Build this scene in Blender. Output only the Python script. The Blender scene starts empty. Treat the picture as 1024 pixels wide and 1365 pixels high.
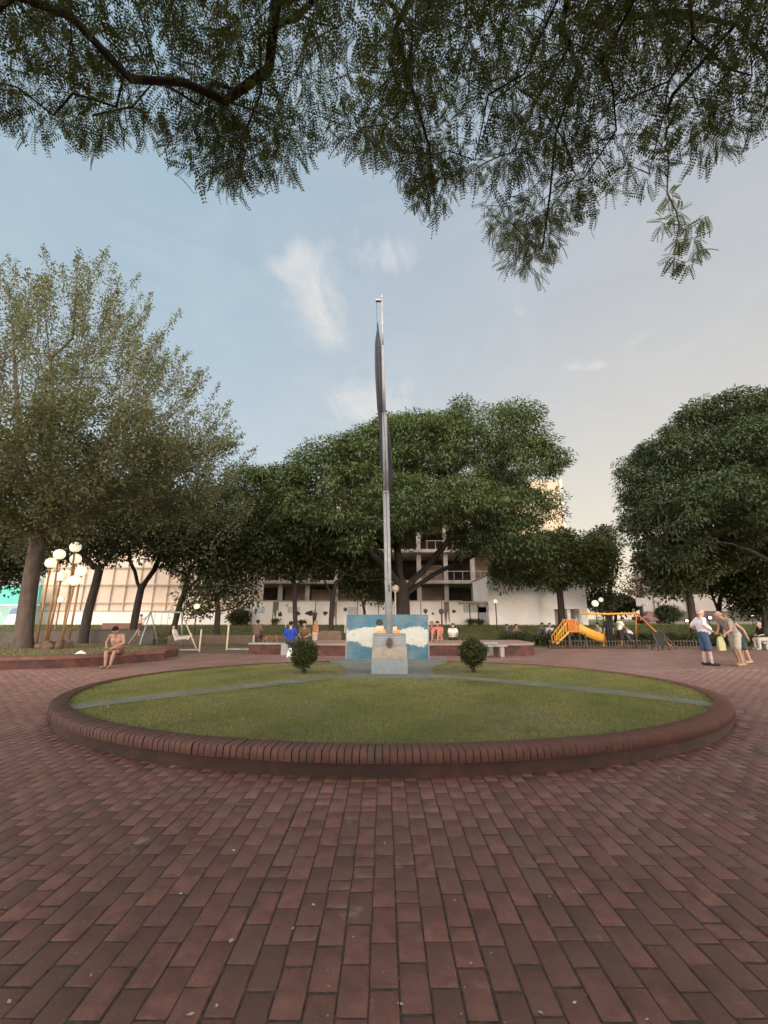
import bpy, math, random
import numpy as np
from mathutils import Vector, Matrix

rng = np.random.default_rng(7)
random.seed(7)
R = math.radians
S = bpy.context.scene
COL = S.collection

# ------------------------------------------------------------------ camera
CAMZ = 1.45
FPX = 560.0                       # focal length in photo pixels (1024 wide)
PITCH = math.atan(143 / FPX)
cd = bpy.data.cameras.new('camera')
cam = bpy.data.objects.new('camera', cd)
COL.objects.link(cam)
cd.sensor_fit = 'HORIZONTAL'
cd.sensor_width = 36.0
cd.lens = 36.0 * FPX / 1024.0
cd.clip_start = 0.05
cd.clip_end = 6000
cam.location = (0, 0, CAMZ)
cam.rotation_euler = (math.pi / 2 + PITCH, 0, 0)
S.camera = cam

# ------------------------------------------------------------------ sky, sun, exposure
SUN_EL, SUN_AZ = 4.0, 180.0        # azimuth is measured from +Y towards +X
SKY_STRENGTH = 0.15
SUN_STRENGTH = 0.9
EXPOSURE = 0.45
w = bpy.data.worlds.new('World')
S.world = w
w.use_nodes = True
wn, wl = w.node_tree.nodes, w.node_tree.links
wn.clear()


def wnode(t, **kw):
    n = wn.new(t)
    for k, v in kw.items():
        setattr(n, k, v)
    return n


def wmath(op, a, b=None, c=None, clamp=False):
    n = wnode('ShaderNodeMath', operation=op, use_clamp=clamp)
    for i, v in enumerate((a, b, c)):
        if v is None:
            continue
        if isinstance(v, (int, float)):
            n.inputs[i].default_value = v
        else:
            wl.new(v, n.inputs[i])
    return n.outputs[0]


def wmix(fac, a, b):
    n = wnode('ShaderNodeMix', data_type='RGBA')
    for s, v in ((n.inputs[0], fac), (n.inputs[6], a), (n.inputs[7], b)):
        if isinstance(v, (int, float)):
            s.default_value = v
        elif isinstance(v, tuple):
            s.default_value = v
        else:
            wl.new(v, s)
    return n.outputs[2]


sky = wnode('ShaderNodeTexSky', sky_type='NISHITA')
sky.sun_disc = False
sky.sun_elevation = R(SUN_EL)
sky.sun_rotation = R(SUN_AZ)
sky.altitude = 50
sky.air_density = 1.0
sky.dust_density = 1.2
sky.ozone_density = 1.0
tc = wnode('ShaderNodeTexCoord')
sep = wnode('ShaderNodeSeparateXYZ')
wl.new(tc.outputs['Generated'], sep.inputs[0])
zc = wmath('MAXIMUM', sep.outputs[2], 0.03)
# position on a high cloud sheet
cx = wmath('DIVIDE', sep.outputs[0], zc)
cy = wmath('DIVIDE', sep.outputs[1], zc)
comb = wnode('ShaderNodeCombineXYZ')
wl.new(cx, comb.inputs[0]); wl.new(cy, comb.inputs[1])
# thin veil of high haze over the blue
elev = wmath('POWER', wmath('SUBTRACT', 1.0, zc, clamp=True), 1.8)
side = wmath('MULTIPLY_ADD', sep.outputs[0], 1.3, 0.42, clamp=True)
veil_hi = wmix(side, (2.10, 2.88, 3.52, 1), (2.50, 2.78, 3.24, 1))
veil_lo = wmix(side, (3.95, 4.05, 4.05, 1), (5.6, 4.75, 3.5, 1))
veil = wmix(elev, veil_hi, veil_lo)
skyc = wmix(0.82, sky.outputs[0], veil)


def noise(scale, detail, vec, dist=0.0, rough=0.55):
    n = wnode('ShaderNodeTexNoise')
    n.inputs['Scale'].default_value = scale
    n.inputs['Detail'].default_value = detail
    n.inputs['Roughness'].default_value = rough
    n.inputs['Distortion'].default_value = dist
    wl.new(vec, n.inputs['Vector'])
    return n.outputs[0]


n1 = noise(3.1, 8, comb.outputs[0], 0.9, 0.6)
n2 = noise(7.0, 6, comb.outputs[0], 0.5, 0.6)


def blob(u, v, ru, rv, rot=0.0):
    """soft cloud patch centred on a point of the cloud sheet"""
    du = wmath('SUBTRACT', cx, u); dv = wmath('SUBTRACT', cy, v)
    ca, sa = math.cos(rot), math.sin(rot)
    a = wmath('DIVIDE', wmath('ADD', wmath('MULTIPLY', du, ca), wmath('MULTIPLY', dv, sa)), ru)
    b = wmath('DIVIDE', wmath('ADD', wmath('MULTIPLY', du, -sa), wmath('MULTIPLY', dv, ca)), rv)
    r2 = wmath('ADD', wmath('MULTIPLY', a, a), wmath('MULTIPLY', b, b))
    return wmath('EXPONENT', wmath('MULTIPLY', r2, -1.0))


CLOUDS = []      # filled just below: (photo x, photo y, size u, size v, rotation, strength)
def sheet_uv(px, py):
    d = (math.cos(PITCH) - (682.5 - py) / FPX * math.sin(PITCH))
    z = (math.sin(PITCH) + (682.5 - py) / FPX * math.cos(PITCH))
    return ((px - 512) / FPX / z, d / z)


for (px, py, ru, rv, rot, st) in ((420, 385, .09, .18, .25, 1.0), (395, 348, .08, .05, -.5, 1.15), (437, 440, .08, .12, 0, 1.0), (500, 330, .10, .07, .6, .32),
                                  (525, 345, .10, .07, .6, .55), (490, 540, .20, .26, .1, 1.25), (690, 415, .05, .03, .6, .8),
                                  (785, 488, .11, .04, 0, .9), (860, 300, .25, .08, .2, .25), (840, 450, .3, .08, .1, .3),
                                  (250, 520, .25, .2, .1, .3), (620, 560, .3, .3, .1, .3)):
    u, v = sheet_uv(px, py)
    CLOUDS.append(wmath('MULTIPLY', blob(u, v, ru, rv, rot), st))
cm = CLOUDS[0]
for c in CLOUDS[1:]:
    cm = wmath('ADD', cm, c)
streak = wnode('ShaderNodeMapping')
streak.inputs['Rotation'].default_value = (0, 0, R(24))
streak.inputs['Scale'].default_value = (2.8, 0.9, 1.0)
wl.new(comb.outputs[0], streak.inputs[0])
n3 = noise(2.6, 9, streak.outputs[0], 1.4, 0.66)
ragged = wmath('ADD', wmath('MULTIPLY', n3, 1.5), wmath('MULTIPLY', n2, .7))
wisp = wmath('MULTIPLY', wmath('MULTIPLY_ADD', wmath('ADD', wmath('MULTIPLY', cm, .62), ragged), 1.25, -1.62, clamp=True), wmath('MINIMUM', wmath('MULTIPLY', cm, 1.8), 1.0))
wisp = wmath('MULTIPLY', wisp, 0.60)
thin = wmath('MULTIPLY', wmath('MULTIPLY_ADD', n1, 1.8, -0.8, clamp=True), 0.22)
skyc = wmix(thin, skyc, (4.2, 4.1, 4.2, 1))
skyc = wmix(wisp, skyc, (4.6, 4.3, 4.0, 1))
# the sky behind the camera, where the sun is going down, is full of bright warm evening cloud
back = wmath('MULTIPLY_ADD', sep.outputs[1], -1.25, 0.46, clamp=True)
low = wmath('MULTIPLY_ADD', zc, -1.7, 1.25, clamp=True)
backc = wmix(low, (9.0, 8.6, 8.4, 1), (24.0, 21.0, 18.8, 1))
horiz = wmath('MULTIPLY_ADD', zc, -6.0, 1.3, clamp=True)
backc = wmix(horiz, backc, (50.0, 43.0, 37.5, 1))
skyc = wmix(back, skyc, backc)
bg = wnode('ShaderNodeBackground')
bg.inputs[1].default_value = SKY_STRENGTH
wl.new(skyc, bg.inputs[0])
wo = wnode('ShaderNodeOutputWorld')
wl.new(bg.outputs[0], wo.inputs[0])

sd = bpy.data.lights.new('sun', 'SUN')
sd.energy = SUN_STRENGTH
sd.angle = R(12)
sd.color = (1.0, 0.82, 0.66)
so = bpy.data.objects.new('sun', sd)
COL.objects.link(so)
dirv = Vector((math.sin(R(SUN_AZ)) * math.cos(R(SUN_EL)), math.cos(R(SUN_AZ)) * math.cos(R(SUN_EL)), math.sin(R(SUN_EL))))
so.rotation_euler = dirv.to_track_quat('Z', 'Y').to_euler()
so.location = (20, 40, 30)

S.view_settings.view_transform = 'Standard'
S.view_settings.look = 'None'
S.view_settings.exposure = EXPOSURE
S.view_settings.gamma = 1.0
S.render.engine = 'CYCLES'
S.cycles.max_bounces = 6
S.cycles.transparent_max_bounces = 6

# ------------------------------------------------------------------ projection helpers (photo pixel -> place)
_f = np.array([0, math.cos(PITCH), math.sin(PITCH)])
_u = np.array([0, -math.sin(PITCH), math.cos(PITCH)])
_r = np.array([1.0, 0, 0])
CAM = np.array([0, 0, CAMZ])


def ray(px, py):
    return _f + (px - 512) / FPX * _r + (682.5 - py) / FPX * _u


def P(px, py, D):
    d = ray(px, py)
    return CAM + d * (D / d[1])


def PZ(px, py, z):
    d = ray(px, py)
    return CAM + d * ((z - CAMZ) / d[2])


def MPP(D):
    return D * 1.02 / FPX


def smooth(a, b, x):
    t = np.clip((x - a) / (b - a), 0, 1)
    return t * t * (3 - 2 * t)


def terrain(x, y):
    return -0.03 + 0.98 * smooth(22.5, 36.0, y)


# ------------------------------------------------------------------ object helpers
def obj(name, me, material=None, parent=None):
    o = bpy.data.objects.new(name, me)
    COL.objects.link(o)
    if material is not None and not me.materials:
        me.materials.append(material)
    if parent is not None:
        o.parent = parent
    return o


def tag(o, label=None, cat=None, group=None, kind=None):
    if label: o['label'] = label
    if cat: o['category'] = cat
    if group: o['group'] = group
    if kind: o['kind'] = kind
    return o


def thing(name, label, cat, loc=(0, 0, 0), rz=0.0, group=None):
    o = bpy.data.objects.new(name, None)
    COL.objects.link(o)
    o.location = loc
    o.rotation_euler = (0, 0, rz)
    o.empty_display_size = 0.2
    return tag(o, label, cat, group)


def dup(root, loc=None, rz=None, label=None):
    r = root.copy(); COL.objects.link(r)
    if loc is not None: r.location = loc
    if rz is not None: r.rotation_euler = (0, 0, rz)
    if label: r['label'] = label
    for ch in list(root.children):
        c = ch.copy(); COL.objects.link(c); c.parent = r
        for g in ch.children:
            d = g.copy(); COL.objects.link(d); d.parent = c
    return r


class MB:
    def __init__(s):
        s.v, s.f, s.sm = [], [], []

    def add(s, vs, fs, smooth=False):
        o = len(s.v)
        s.v += [tuple(map(float, p)) for p in vs]
        s.f += [tuple(i + o for i in f) for f in fs]
        s.sm += [smooth] * len(fs)
        return s

    def box(s, c, d, rz=0.0, bev=0.0, rot=None):
        x, y, z = d[0] / 2, d[1] / 2, d[2] / 2
        if bev > 0:
            b = min(bev, x * .9, y * .9, z * .9)
            vs, idx = [], {}
            for sx in (-1, 1):
                for sy in (-1, 1):
                    for sz in (-1, 1):
                        for k, (ax, ay, az) in enumerate(((x, y - b, z - b), (x - b, y, z - b), (x - b, y - b, z))):
                            idx[(sx, sy, sz, k)] = len(vs)
                            vs.append((sx * ax, sy * ay, sz * az))
            fs = []
            I = idx
            for sx in (-1, 1):
                fs.append([I[(sx, -1, -1, 0)], I[(sx, 1, -1, 0)], I[(sx, 1, 1, 0)], I[(sx, -1, 1, 0)]][::sx])
                fs.append([I[(-1, sx, -1, 1)], I[(-1, sx, 1, 1)], I[(1, sx, 1, 1)], I[(1, sx, -1, 1)]][::sx])
                fs.append([I[(-1, -1, sx, 2)], I[(1, -1, sx, 2)], I[(1, 1, sx, 2)], I[(-1, 1, sx, 2)]][::sx])
            for a in (-1, 1):
                for b2 in (-1, 1):
                    fs.append([I[(-1, a, b2, 1)], I[(1, a, b2, 1)], I[(1, a, b2, 2)], I[(-1, a, b2, 2)]])
                    fs.append([I[(a, -1, b2, 0)], I[(a, 1, b2, 0)], I[(a, 1, b2, 2)], I[(a, -1, b2, 2)]])
                    fs.append([I[(a, b2, -1, 0)], I[(a, b2, 1, 0)], I[(a, b2, 1, 1)], I[(a, b2, -1, 1)]])
                    for c2 in (-1, 1):
                        fs.append([I[(a, b2, c2, 0)], I[(a, b2, c2, 1)], I[(a, b2, c2, 2)]])
        else:
            vs = [(i * x, j * y, k * z) for i in (-1, 1) for j in (-1, 1) for k in (-1, 1)]
            fs = [(0, 1, 3, 2), (4, 6, 7, 5), (0, 4, 5, 1), (2, 3, 7, 6), (0, 2, 6, 4), (1, 5, 7, 3)]
        m = rot if rot is not None else Matrix.Rotation(rz, 3, 'Z')
        vs = [tuple(m @ Vector(p) + Vector(c)) for p in vs]
        return s.add(vs, fs)

    def bar(s, p0, p1, w_, h_=None):
        """square bar between two points"""
        p0, p1 = Vector(p0), Vector(p1)
        h_ = h_ or w_
        d = p1 - p0
        q = d.to_track_quat('Z', 'Y').to_matrix()
        return s.box((p0 + p1) / 2, (w_, h_, d.length), rot=q)

    def path(s, pts, rad, n=8, caps=True, sm=True):
        pts = [Vector(p) for p in pts]
        if isinstance(rad, (int, float)):
            rad = [rad] * len(pts)
        vs, fs = [], []
        ref = Vector((0.31, 0.77, 0.2)).normalized()
        for i, p in enumerate(pts):
            a = pts[max(0, i - 1)]; b = pts[min(len(pts) - 1, i + 1)]
            t = (b - a).normalized()
            if abs(t.z) > .95: ref2 = Vector((1, 0, 0))
            else: ref2 = Vector((0, 0, 1))
            sx = t.cross(ref2).normalized(); sy = t.cross(sx).normalized()
            for k in range(n):
                a2 = 2 * math.pi * k / n
                vs.append(p + (sx * math.cos(a2) + sy * math.sin(a2)) * rad[i])
        for i in range(len(pts) - 1):
            for k in range(n):
                fs.append((i * n + k, i * n + (k + 1) % n, (i + 1) * n + (k + 1) % n, (i + 1) * n + k))
        s.add(vs, fs, sm)
        if caps:
            o = len(s.v) - len(vs)
            s.f.append(tuple(o + k for k in range(n))[::-1]); s.sm.append(False)
            s.f.append(tuple(o + (len(pts) - 1) * n + k for k in range(n))); s.sm.append(False)
        return s

    def ball(s, c, r, n=12, m=8):
        if isinstance(r, (int, float)): r = (r, r, r)
        vs = [(c[0], c[1], c[2] + r[2])]
        for i in range(1, m):
            th = math.pi * i / m
            for k in range(n):
                a = 2 * math.pi * k / n
                vs.append((c[0] + r[0] * math.sin(th) * math.cos(a), c[1] + r[1] * math.sin(th) * math.sin(a), c[2] + r[2] * math.cos(th)))
        vs.append((c[0], c[1], c[2] - r[2]))
        fs = [(0, 1 + k, 1 + (k + 1) % n) for k in range(n)]
        for i in range(m - 2):
            for k in range(n):
                fs.append((1 + i * n + k, 1 + (i + 1) * n + k, 1 + (i + 1) * n + (k + 1) % n, 1 + i * n + (k + 1) % n))
        e = len(vs) - 1
        fs += [(e, 1 + (m - 2) * n + (k + 1) % n, 1 + (m - 2) * n + k) for k in range(n)]
        return s.add(vs, fs, True)

    def prism(s, poly, z0, z1):
        n = len(poly)
        vs = [(p[0], p[1], z0) for p in poly] + [(p[0], p[1], z1) for p in poly]
        fs = [tuple(range(n))[::-1], tuple(range(n, 2 * n))] + [(i, (i + 1) % n, n + (i + 1) % n, n + i) for i in range(n)]
        return s.add(vs, fs)

    def build(s, name, material, parent=None):
        me = bpy.data.meshes.new(name)
        me.from_pydata(s.v, [], s.f)
        me.polygons.foreach_set('use_smooth', s.sm)
        me.update()
        return obj(name, me, material, parent)


def np_mesh(name, V, F, tint=None, smooth_=False):
    """V (n,3), F (m,k) all polygons of k corners"""
    me = bpy.data.meshes.new(name)
    V = np.asarray(V, np.float32); F = np.asarray(F, np.int32)
    k = F.shape[1]
    me.vertices.add(len(V)); me.vertices.foreach_set('co', V.ravel())
    me.loops.add(F.size); me.loops.foreach_set('vertex_index', F.ravel())
    me.polygons.add(len(F)); me.polygons.foreach_set('loop_start', np.arange(0, F.size, k, dtype=np.int32))
    if smooth_:
        me.polygons.foreach_set('use_smooth', np.ones(len(F), bool))
    if tint is not None:
        a = me.attributes.new('tint', 'FLOAT', 'FACE')
        a.data.foreach_set('value', np.asarray(tint, np.float32))
    me.update(calc_edges=True)
    return me


# ------------------------------------------------------------------ materials
def mat(name, col, rough=.65, var=.15, scale=4.0, col2=None, attr=False, bump=0.0, bscale=30.0, metal=0.0,
        transl=0.0, emit=0.0, spec=.4, patch=None, pscale=1.2, pcut=.55, coords='pos', stretch=None, tcol=None, grime=None, lit_tone=None):
    m = bpy.data.materials.new(name)
    m.use_nodes = True
    nt = m.node_tree; N = nt.nodes; L = nt.links
    b = N['Principled BSDF']
    out = N['Material Output']
    geo = N.new('ShaderNodeNewGeometry')
    vec = geo.outputs['Position']
    if coords == 'obj':
        t = N.new('ShaderNodeTexCoord'); vec = t.outputs['Object']
    if stretch:
        mp = N.new('ShaderNodeMapping'); mp.inputs['Scale'].default_value = stretch
        L.new(vec, mp.inputs[0]); vec = mp.outputs[0]

    def tex(sc, det=5, r=.6):
        n = N.new('ShaderNodeTexNoise'); n.inputs['Scale'].default_value = sc
        n.inputs['Detail'].default_value = det; n.inputs['Roughness'].default_value = r
        L.new(vec, n.inputs['Vector']); return n.outputs[0]

    def mix(f, a, c, mode='MIX'):
        n = N.new('ShaderNodeMix'); n.data_type = 'RGBA'; n.blend_type = mode
        for s_, v in ((n.inputs[0], f), (n.inputs[6], a), (n.inputs[7], c)):
            if isinstance(v, (int, float)): s_.default_value = v
            elif isinstance(v, tuple): s_.default_value = v if len(v) == 4 else (*v, 1)
            else: L.new(v, s_)
        return n.outputs[2]

    def ramp(v, a, c):
        n = N.new('ShaderNodeMapRange'); n.inputs[1].default_value = a; n.inputs[2].default_value = c
        L.new(v, n.inputs[0]); return n.outputs[0]
    lo = tuple(max(0, c * (1 - var)) for c in col); hi = tuple(c * (1 + var) for c in col)
    c = mix(ramp(tex(scale), .32, .68), lo, hi)
    if col2 is not None and attr:
        a = N.new('ShaderNodeAttribute'); a.attribute_name = 'tint'
        c = mix(a.outputs['Fac'], c, col2)
    elif col2 is not None:
        c = mix(ramp(tex(scale * .35, 3), .42, .62), c, col2)
    if patch is not None:
        c = mix(ramp(tex(pscale, 6, .65), pcut, pcut + .08), c, patch)
    if lit_tone is not None:
        a = N.new('ShaderNodeAttribute'); a.attribute_name = 'lit_tone'
        c = mix(a.outputs['Fac'], c, lit_tone)
    if grime is not None:
        g_ = ramp(tex(grime[1], 7, .7), .50, .70)
        c = mix(g_, c, mix(1.0, c, grime[0], 'MULTIPLY'))
    L.new(c, b.inputs['Base Color'])
    b.inputs['Roughness'].default_value = rough
    b.inputs['Metallic'].default_value = metal
    b.inputs['Specular IOR Level'].default_value = spec
    if bump > 0:
        bp = N.new('ShaderNodeBump'); bp.inputs['Strength'].default_value = 1.0; bp.inputs['Distance'].default_value = bump
        L.new(tex(bscale, 6, .65), bp.inputs['Height']); L.new(bp.outputs[0], b.inputs['Normal'])
    if emit > 0:
        L.new(c, b.inputs['Emission Color']); b.inputs['Emission Strength'].default_value = emit
    if transl > 0:
        tr = N.new('ShaderNodeBsdfTranslucent')
        if tcol is not None: tr.inputs[0].default_value = (*tcol, 1)
        else: L.new(mix(1.0, c, (1.3, 1.25, .6, 1), 'MULTIPLY'), tr.inputs[0])
        ms = N.new('ShaderNodeMixShader'); ms.inputs[0].default_value = transl
        L.new(b.outputs[0], ms.inputs[1]); L.new(tr.outputs[0], ms.inputs[2]); L.new(ms.outputs[0], out.inputs[0])
    return m


M = {}
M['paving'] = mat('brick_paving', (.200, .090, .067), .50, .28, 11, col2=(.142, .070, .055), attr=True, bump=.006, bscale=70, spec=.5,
                  patch=(.29, .205, .175), pscale=2.6, pcut=.625, grime=((.70, .69, .69, 1), 1.1), lit_tone=(.34, .20, .165))  # last colour stands in for the brighter light away from the tree
M['joint'] = mat('joint_sand', (.072, .052, .042), .95, .45, 30, bump=.004, bscale=80)
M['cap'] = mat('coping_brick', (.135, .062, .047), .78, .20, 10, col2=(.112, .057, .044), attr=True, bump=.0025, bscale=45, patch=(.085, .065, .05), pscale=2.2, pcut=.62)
M['brick_wall'] = mat('brick_face', (.10, .040, .030), .85, .3, 6, col2=(.055, .030, .025), bump=.006, bscale=25)
M['kerb_face'] = mat('shade_toned_kerb_brick', (.062, .029, .022), .85, .3, 6, col2=(.038, .023, .019), bump=.006, bscale=25)  # brick colour darkened to carry the shade on the kerb front
M['lawn_soil'] = mat('lawn_soil', (.125, .140, .052), .95, .3, 14, col2=(.17, .145, .075), bump=.01, bscale=60)
M['blade'] = mat('grass_blade', (.165, .202, .056), .6, .3, .9, col2=(.32, .29, .125), attr=True, transl=.25, spec=.25)
M['mound'] = mat('park_grass', (.115, .135, .046), .95, .35, 1.2, col2=(.15, .135, .06), bump=.03, bscale=18)
M['dirt'] = mat('bare_dirt', (.15, .105, .07), .95, .25, 3, bump=.01, bscale=30)
M['concrete'] = mat('concrete', (.30, .30, .28), .85, .15, 6, bump=.003, bscale=40, patch=(.2, .19, .17), pscale=1.5, pcut=.58)
M['pad'] = mat('painted_concrete', (.165, .18, .168), .85, .18, 3, col2=(.15, .145, .11), bump=.003, bscale=40)
M['path'] = mat('worn_path', (.165, .168, .132), .9, .22, 3, col2=(.145, .135, .085), bump=.004, bscale=40)
M['bark'] = mat('dark_bark', (.034, .026, .021), .9, .35, 6, bump=.03, bscale=14, stretch=(1, 1, .25))
M['bark_pale'] = mat('grey_bark', (.085, .064, .050), .9, .3, 5, bump=.02, bscale=12, stretch=(1, 1, .4))
M['bark_white'] = mat('pale_bark', (.34, .31, .25), .85, .25, 6, bump=.01, bscale=15)
M['steel'] = mat('galvanised_steel', (.34, .35, .36), .55, .14, 7, metal=.25, bump=.001, bscale=60)
M['brass'] = mat('brass_paint', (.28, .155, .07), .45, .2, 6, metal=.35)
M['globe'] = mat('lit_glass_globe', (.84, .79, .60), .35, .05, 3, emit=.48)
M['spot'] = mat('lit_floodlight', (1.0, .92, .74), .4, .02, 3, emit=2.0)
M['globe_off'] = mat('unlit_globe', (.50, .43, .36), .4, .1, 4)
M['globe_dark'] = mat('dark_globe', (.10, .085, .075), .5, .2, 6)
M['white_paint'] = mat('white_paint', (.86, .82, .78), .8, .06, 1.4, col2=(.80, .75, .71))
M['stone'] = mat('bronze', (.10, .085, .06), .5, .3, 20, metal=.5, bump=.01, bscale=30)
M['slab'] = mat('raw_concrete', (.44, .39, .33), .9, .18, 2.0, col2=(.33, .28, .23), bump=.01, bscale=10)
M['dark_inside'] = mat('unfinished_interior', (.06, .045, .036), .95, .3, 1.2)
M['block'] = mat('block_infill', (.30, .215, .16), .9, .2, 1.5, col2=(.22, .15, .11))
M['tower'] = mat('cream_render', (.46, .375, .255), .85, .07, .6)
M['tower_edge'] = mat('tower_corner', (.45, .42, .40), .85, .07, .8)
M['tarp'] = mat('building_tarp', (.80, .64, .50), .85, .08, .7, col2=(.82, .69, .57))
M['tarp_low'] = mat('white_hoarding', (.84, .78, .74), .8, .08, .9)
M['seam'] = mat('scaffold_tube', (.46, .36, .285), .7, .2, 2)
M['glass'] = mat('window_glass', (.03, .035, .04), .12, .2, 2, spec=.6)
M['pale_wall'] = mat('pale_render', (.36, .325, .30), .85, .08, .8)
M['band'] = mat('grey_band', (.10, .082, .072), .85, .15, 1.2)
M['teal'] = mat('teal_panel', (.10, .52, .42), .6, .15, 1.2, col2=(.16, .60, .50))
M['white_marks'] = mat('white_marks', (.75, .76, .74), .7, .08, 3)
M['blue_marks'] = mat('blue_marks', (.16, .24, .36), .7, .1, 3)
M['yellow'] = mat('yellow_plastic', (.60, .30, .03), .62, .12, 4)
M['orange'] = mat('orange_plastic', (.52, .17, .025), .62, .12, 4)
M['teal_steel'] = mat('grey_blue_steel', (.27, .36, .35), .55, .15, 6, metal=.2)
M['cream_steel'] = mat('cream_steel', (.50, .42, .32), .6, .15, 5, metal=.1)
M['rust'] = mat('dark_steel', (.05, .042, .038), .6, .2, 8, metal=.2)
M['wood'] = mat('weathered_wood', (.20, .12, .07), .8, .25, 8, stretch=(1, 8, 8))

# ================================================================== GROUND, PAVING, LAWN
OX, OY, OA, OB = 0.11, 9.02, 5.83, 4.60       # oval bed: centre, half width, half depth (outer edge of its wall)


def oval(t, k=0.0):
    return (OX + (OA + k) * math.cos(t), OY + (OB + k) * math.sin(t))


def in_oval(x, y, k=0.0):
    return ((x - OX) / (OA + k)) ** 2 + ((y - OY) / (OB + k)) ** 2 < 1


# one ground sheet to the horizon
xs = np.concatenate([[-2500, -600, -160], np.linspace(-70, 70, 57), [160, 600, 2500]])
ys = np.concatenate([[-2500, -400, -60], np.linspace(-20, 90, 89), [200, 700, 3000]])
gx, gy = np.meshgrid(xs, ys)
gz = terrain(gx, gy) + 0.0
V = np.stack([gx, gy, gz], -1).reshape(-1, 3)
nx = len(xs)
F = [(j * nx + i, j * nx + i + 1, (j + 1) * nx + i + 1, (j + 1) * nx + i) for j in range(len(ys) - 1) for i in range(nx - 1)]
g = obj('ground', np_mesh('ground', V, F, smooth_=True), M['mound'])
tag(g, 'dull green park lawn rising gently behind the plaza', 'ground', kind='structure')


# procedural brick for the plaza beyond the modelled bricks
def plaza_material():
    m = bpy.data.materials.new('plaza_brick'); m.use_nodes = True
    N, L = m.node_tree.nodes, m.node_tree.links
    b = N['Principled BSDF']
    geo = N.new('ShaderNodeNewGeometry')
    s = N.new('ShaderNodeSeparateXYZ'); L.new(geo.outputs['Position'], s.inputs[0])
    c = N.new('ShaderNodeCombineXYZ'); L.new(s.outputs[1], c.inputs[0]); L.new(s.outputs[0], c.inputs[1])
    br = N.new('ShaderNodeTexBrick'); L.new(c.outputs[0], br.inputs['Vector'])
    br.inputs['Scale'].default_value = 1.0
    br.inputs['Brick Width'].default_value = .25
    br.inputs['Row Height'].default_value = .125
    br.inputs['Mortar Size'].default_value = .005
    br.inputs['Mortar Smooth'].default_value = .3
    br.inputs['Bias'].default_value = .1
    br.inputs['Color1'].default_value = (.31, .178, .143, 1)
    br.inputs['Color2'].default_value = (.25, .148, .122, 1)
    br.inputs['Mortar'].default_value = (.10, .07, .058, 1)
    n = N.new('ShaderNodeTexNoise'); n.inputs['Scale'].default_value = 1.1; n.inputs['Detail'].default_value = 6
    L.new(geo.outputs['Position'], n.inputs['Vector'])
    mr = N.new('ShaderNodeMapRange'); mr.inputs[1].default_value = .3; mr.inputs[2].default_value = .7
    mr.inputs[3].default_value = .78; mr.inputs[4].default_value = 1.25
    L.new(n.outputs[0], mr.inputs[0])
    mx = N.new('ShaderNodeMix'); mx.data_type = 'RGBA'; mx.blend_type = 'MULTIPLY'; mx.inputs[0].default_value = 1
    L.new(br.outputs[0], mx.inputs[6]); L.new(mr.outputs[0], mx.inputs[7])
    L.new(mx.outputs[2], b.inputs['Base Color'])
    bp = N.new('ShaderNodeBump'); bp.inputs['Distance'].default_value = .004; bp.invert = True
    L.new(br.outputs['Fac'], bp.inputs['Height']); L.new(bp.outputs[0], b.inputs['Normal'])
    b.inputs['Roughness'].default_value = .5
    return m


pl = MB()
pl.add([(-60, -12, 0), (60, -12, 0), (60, 23.6, 0), (-60, 23.6, 0)], [(0, 1, 2, 3)])
po = pl.build('plaza', plaza_material())
po.location.z = -0.010
tag(po, 'red brick plaza paving laid in running bond', 'paving', kind='structure')

# modelled bricks where the photo shows each one
BRV, BRF, BRT, BRLIT = [], [], [], []
ci = np.arange(-134, 135)
for i in ci:
    x = i * .125 + random.uniform(-.003, .003)
    off = (.125 if i % 2 else 0) + random.uniform(-.02, .02)
    j0, j1 = int(1.0 / .25), int(13.5 / .25)
    for j in range(j0, j1):
        y = j * .25 + off
        if abs(x) > 1.0 * y + 3.2 or in_oval(x, y, -.25):
            continue
        pieces = [(y, .243)]
        rr = random.random()
        if rr < .10:
            k = random.uniform(.35, .65)
            pieces = [(y - .1215 + .1215 * k, .243 * k - .006), (y + .1215 * k, .243 * (1 - k) - .006)]
        tint = random.random() ** 1.3
        for (yc, ln) in pieces:
            hw = .0585 + random.uniform(-.0024, .0014); hl = ln / 2 - .0008 + random.uniform(-.003, .001)
            a = random.uniform(-.016, .016)
            z = random.gauss(0, .0011)
            if random.random() < .03: z -= .002
            z = max(-.0025, z)
            tx, ty = random.gauss(0, .006), random.gauss(0, .003)
            b_ = .004
            o = len(BRV)
            chip = random.randrange(4) if random.random() < .16 else -1
            chk = random.uniform(.008, .022)
            for ci_, (sx, sy) in enumerate(((-1, -1), (1, -1), (1, 1), (-1, 1))):
                for lay in range(3):
                    k = b_ if lay == 2 else 0.0
                    if lay == 2: k += random.uniform(-.002, .005)
                    if ci_ == chip and lay == 2: k += chk
                    lx, ly = sx * (hw - k), sy * (hl - k)
                    zz = (-.03, z - .004 + tx * lx + ty * ly, z + tx * lx + ty * ly)[lay]
                    BRV.append((x + lx - ly * a, yc + ly + lx * a, zz))
            for q in range(4):
                r = (q + 1) % 4
                BRF.append((o + q * 3, o + r * 3, o + r * 3 + 1, o + q * 3 + 1))
                BRF.append((o + q * 3 + 1, o + r * 3 + 1, o + r * 3 + 2, o + q * 3 + 2))
            BRF.append((o + 2, o + 5, o + 8, o + 11))
            BRLIT += [min(1, max(0, (y - 3.4) / 9.5 * .78 + random.gauss(0, .08)))] * 9  # paler with distance: brighter light beyond the tree's shade, painted per brick
            BRT += [min(1, max(0, tint + random.uniform(-.1, .1)))] * 9
bme = np_mesh('brick_paving', BRV, BRF, BRT)
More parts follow.
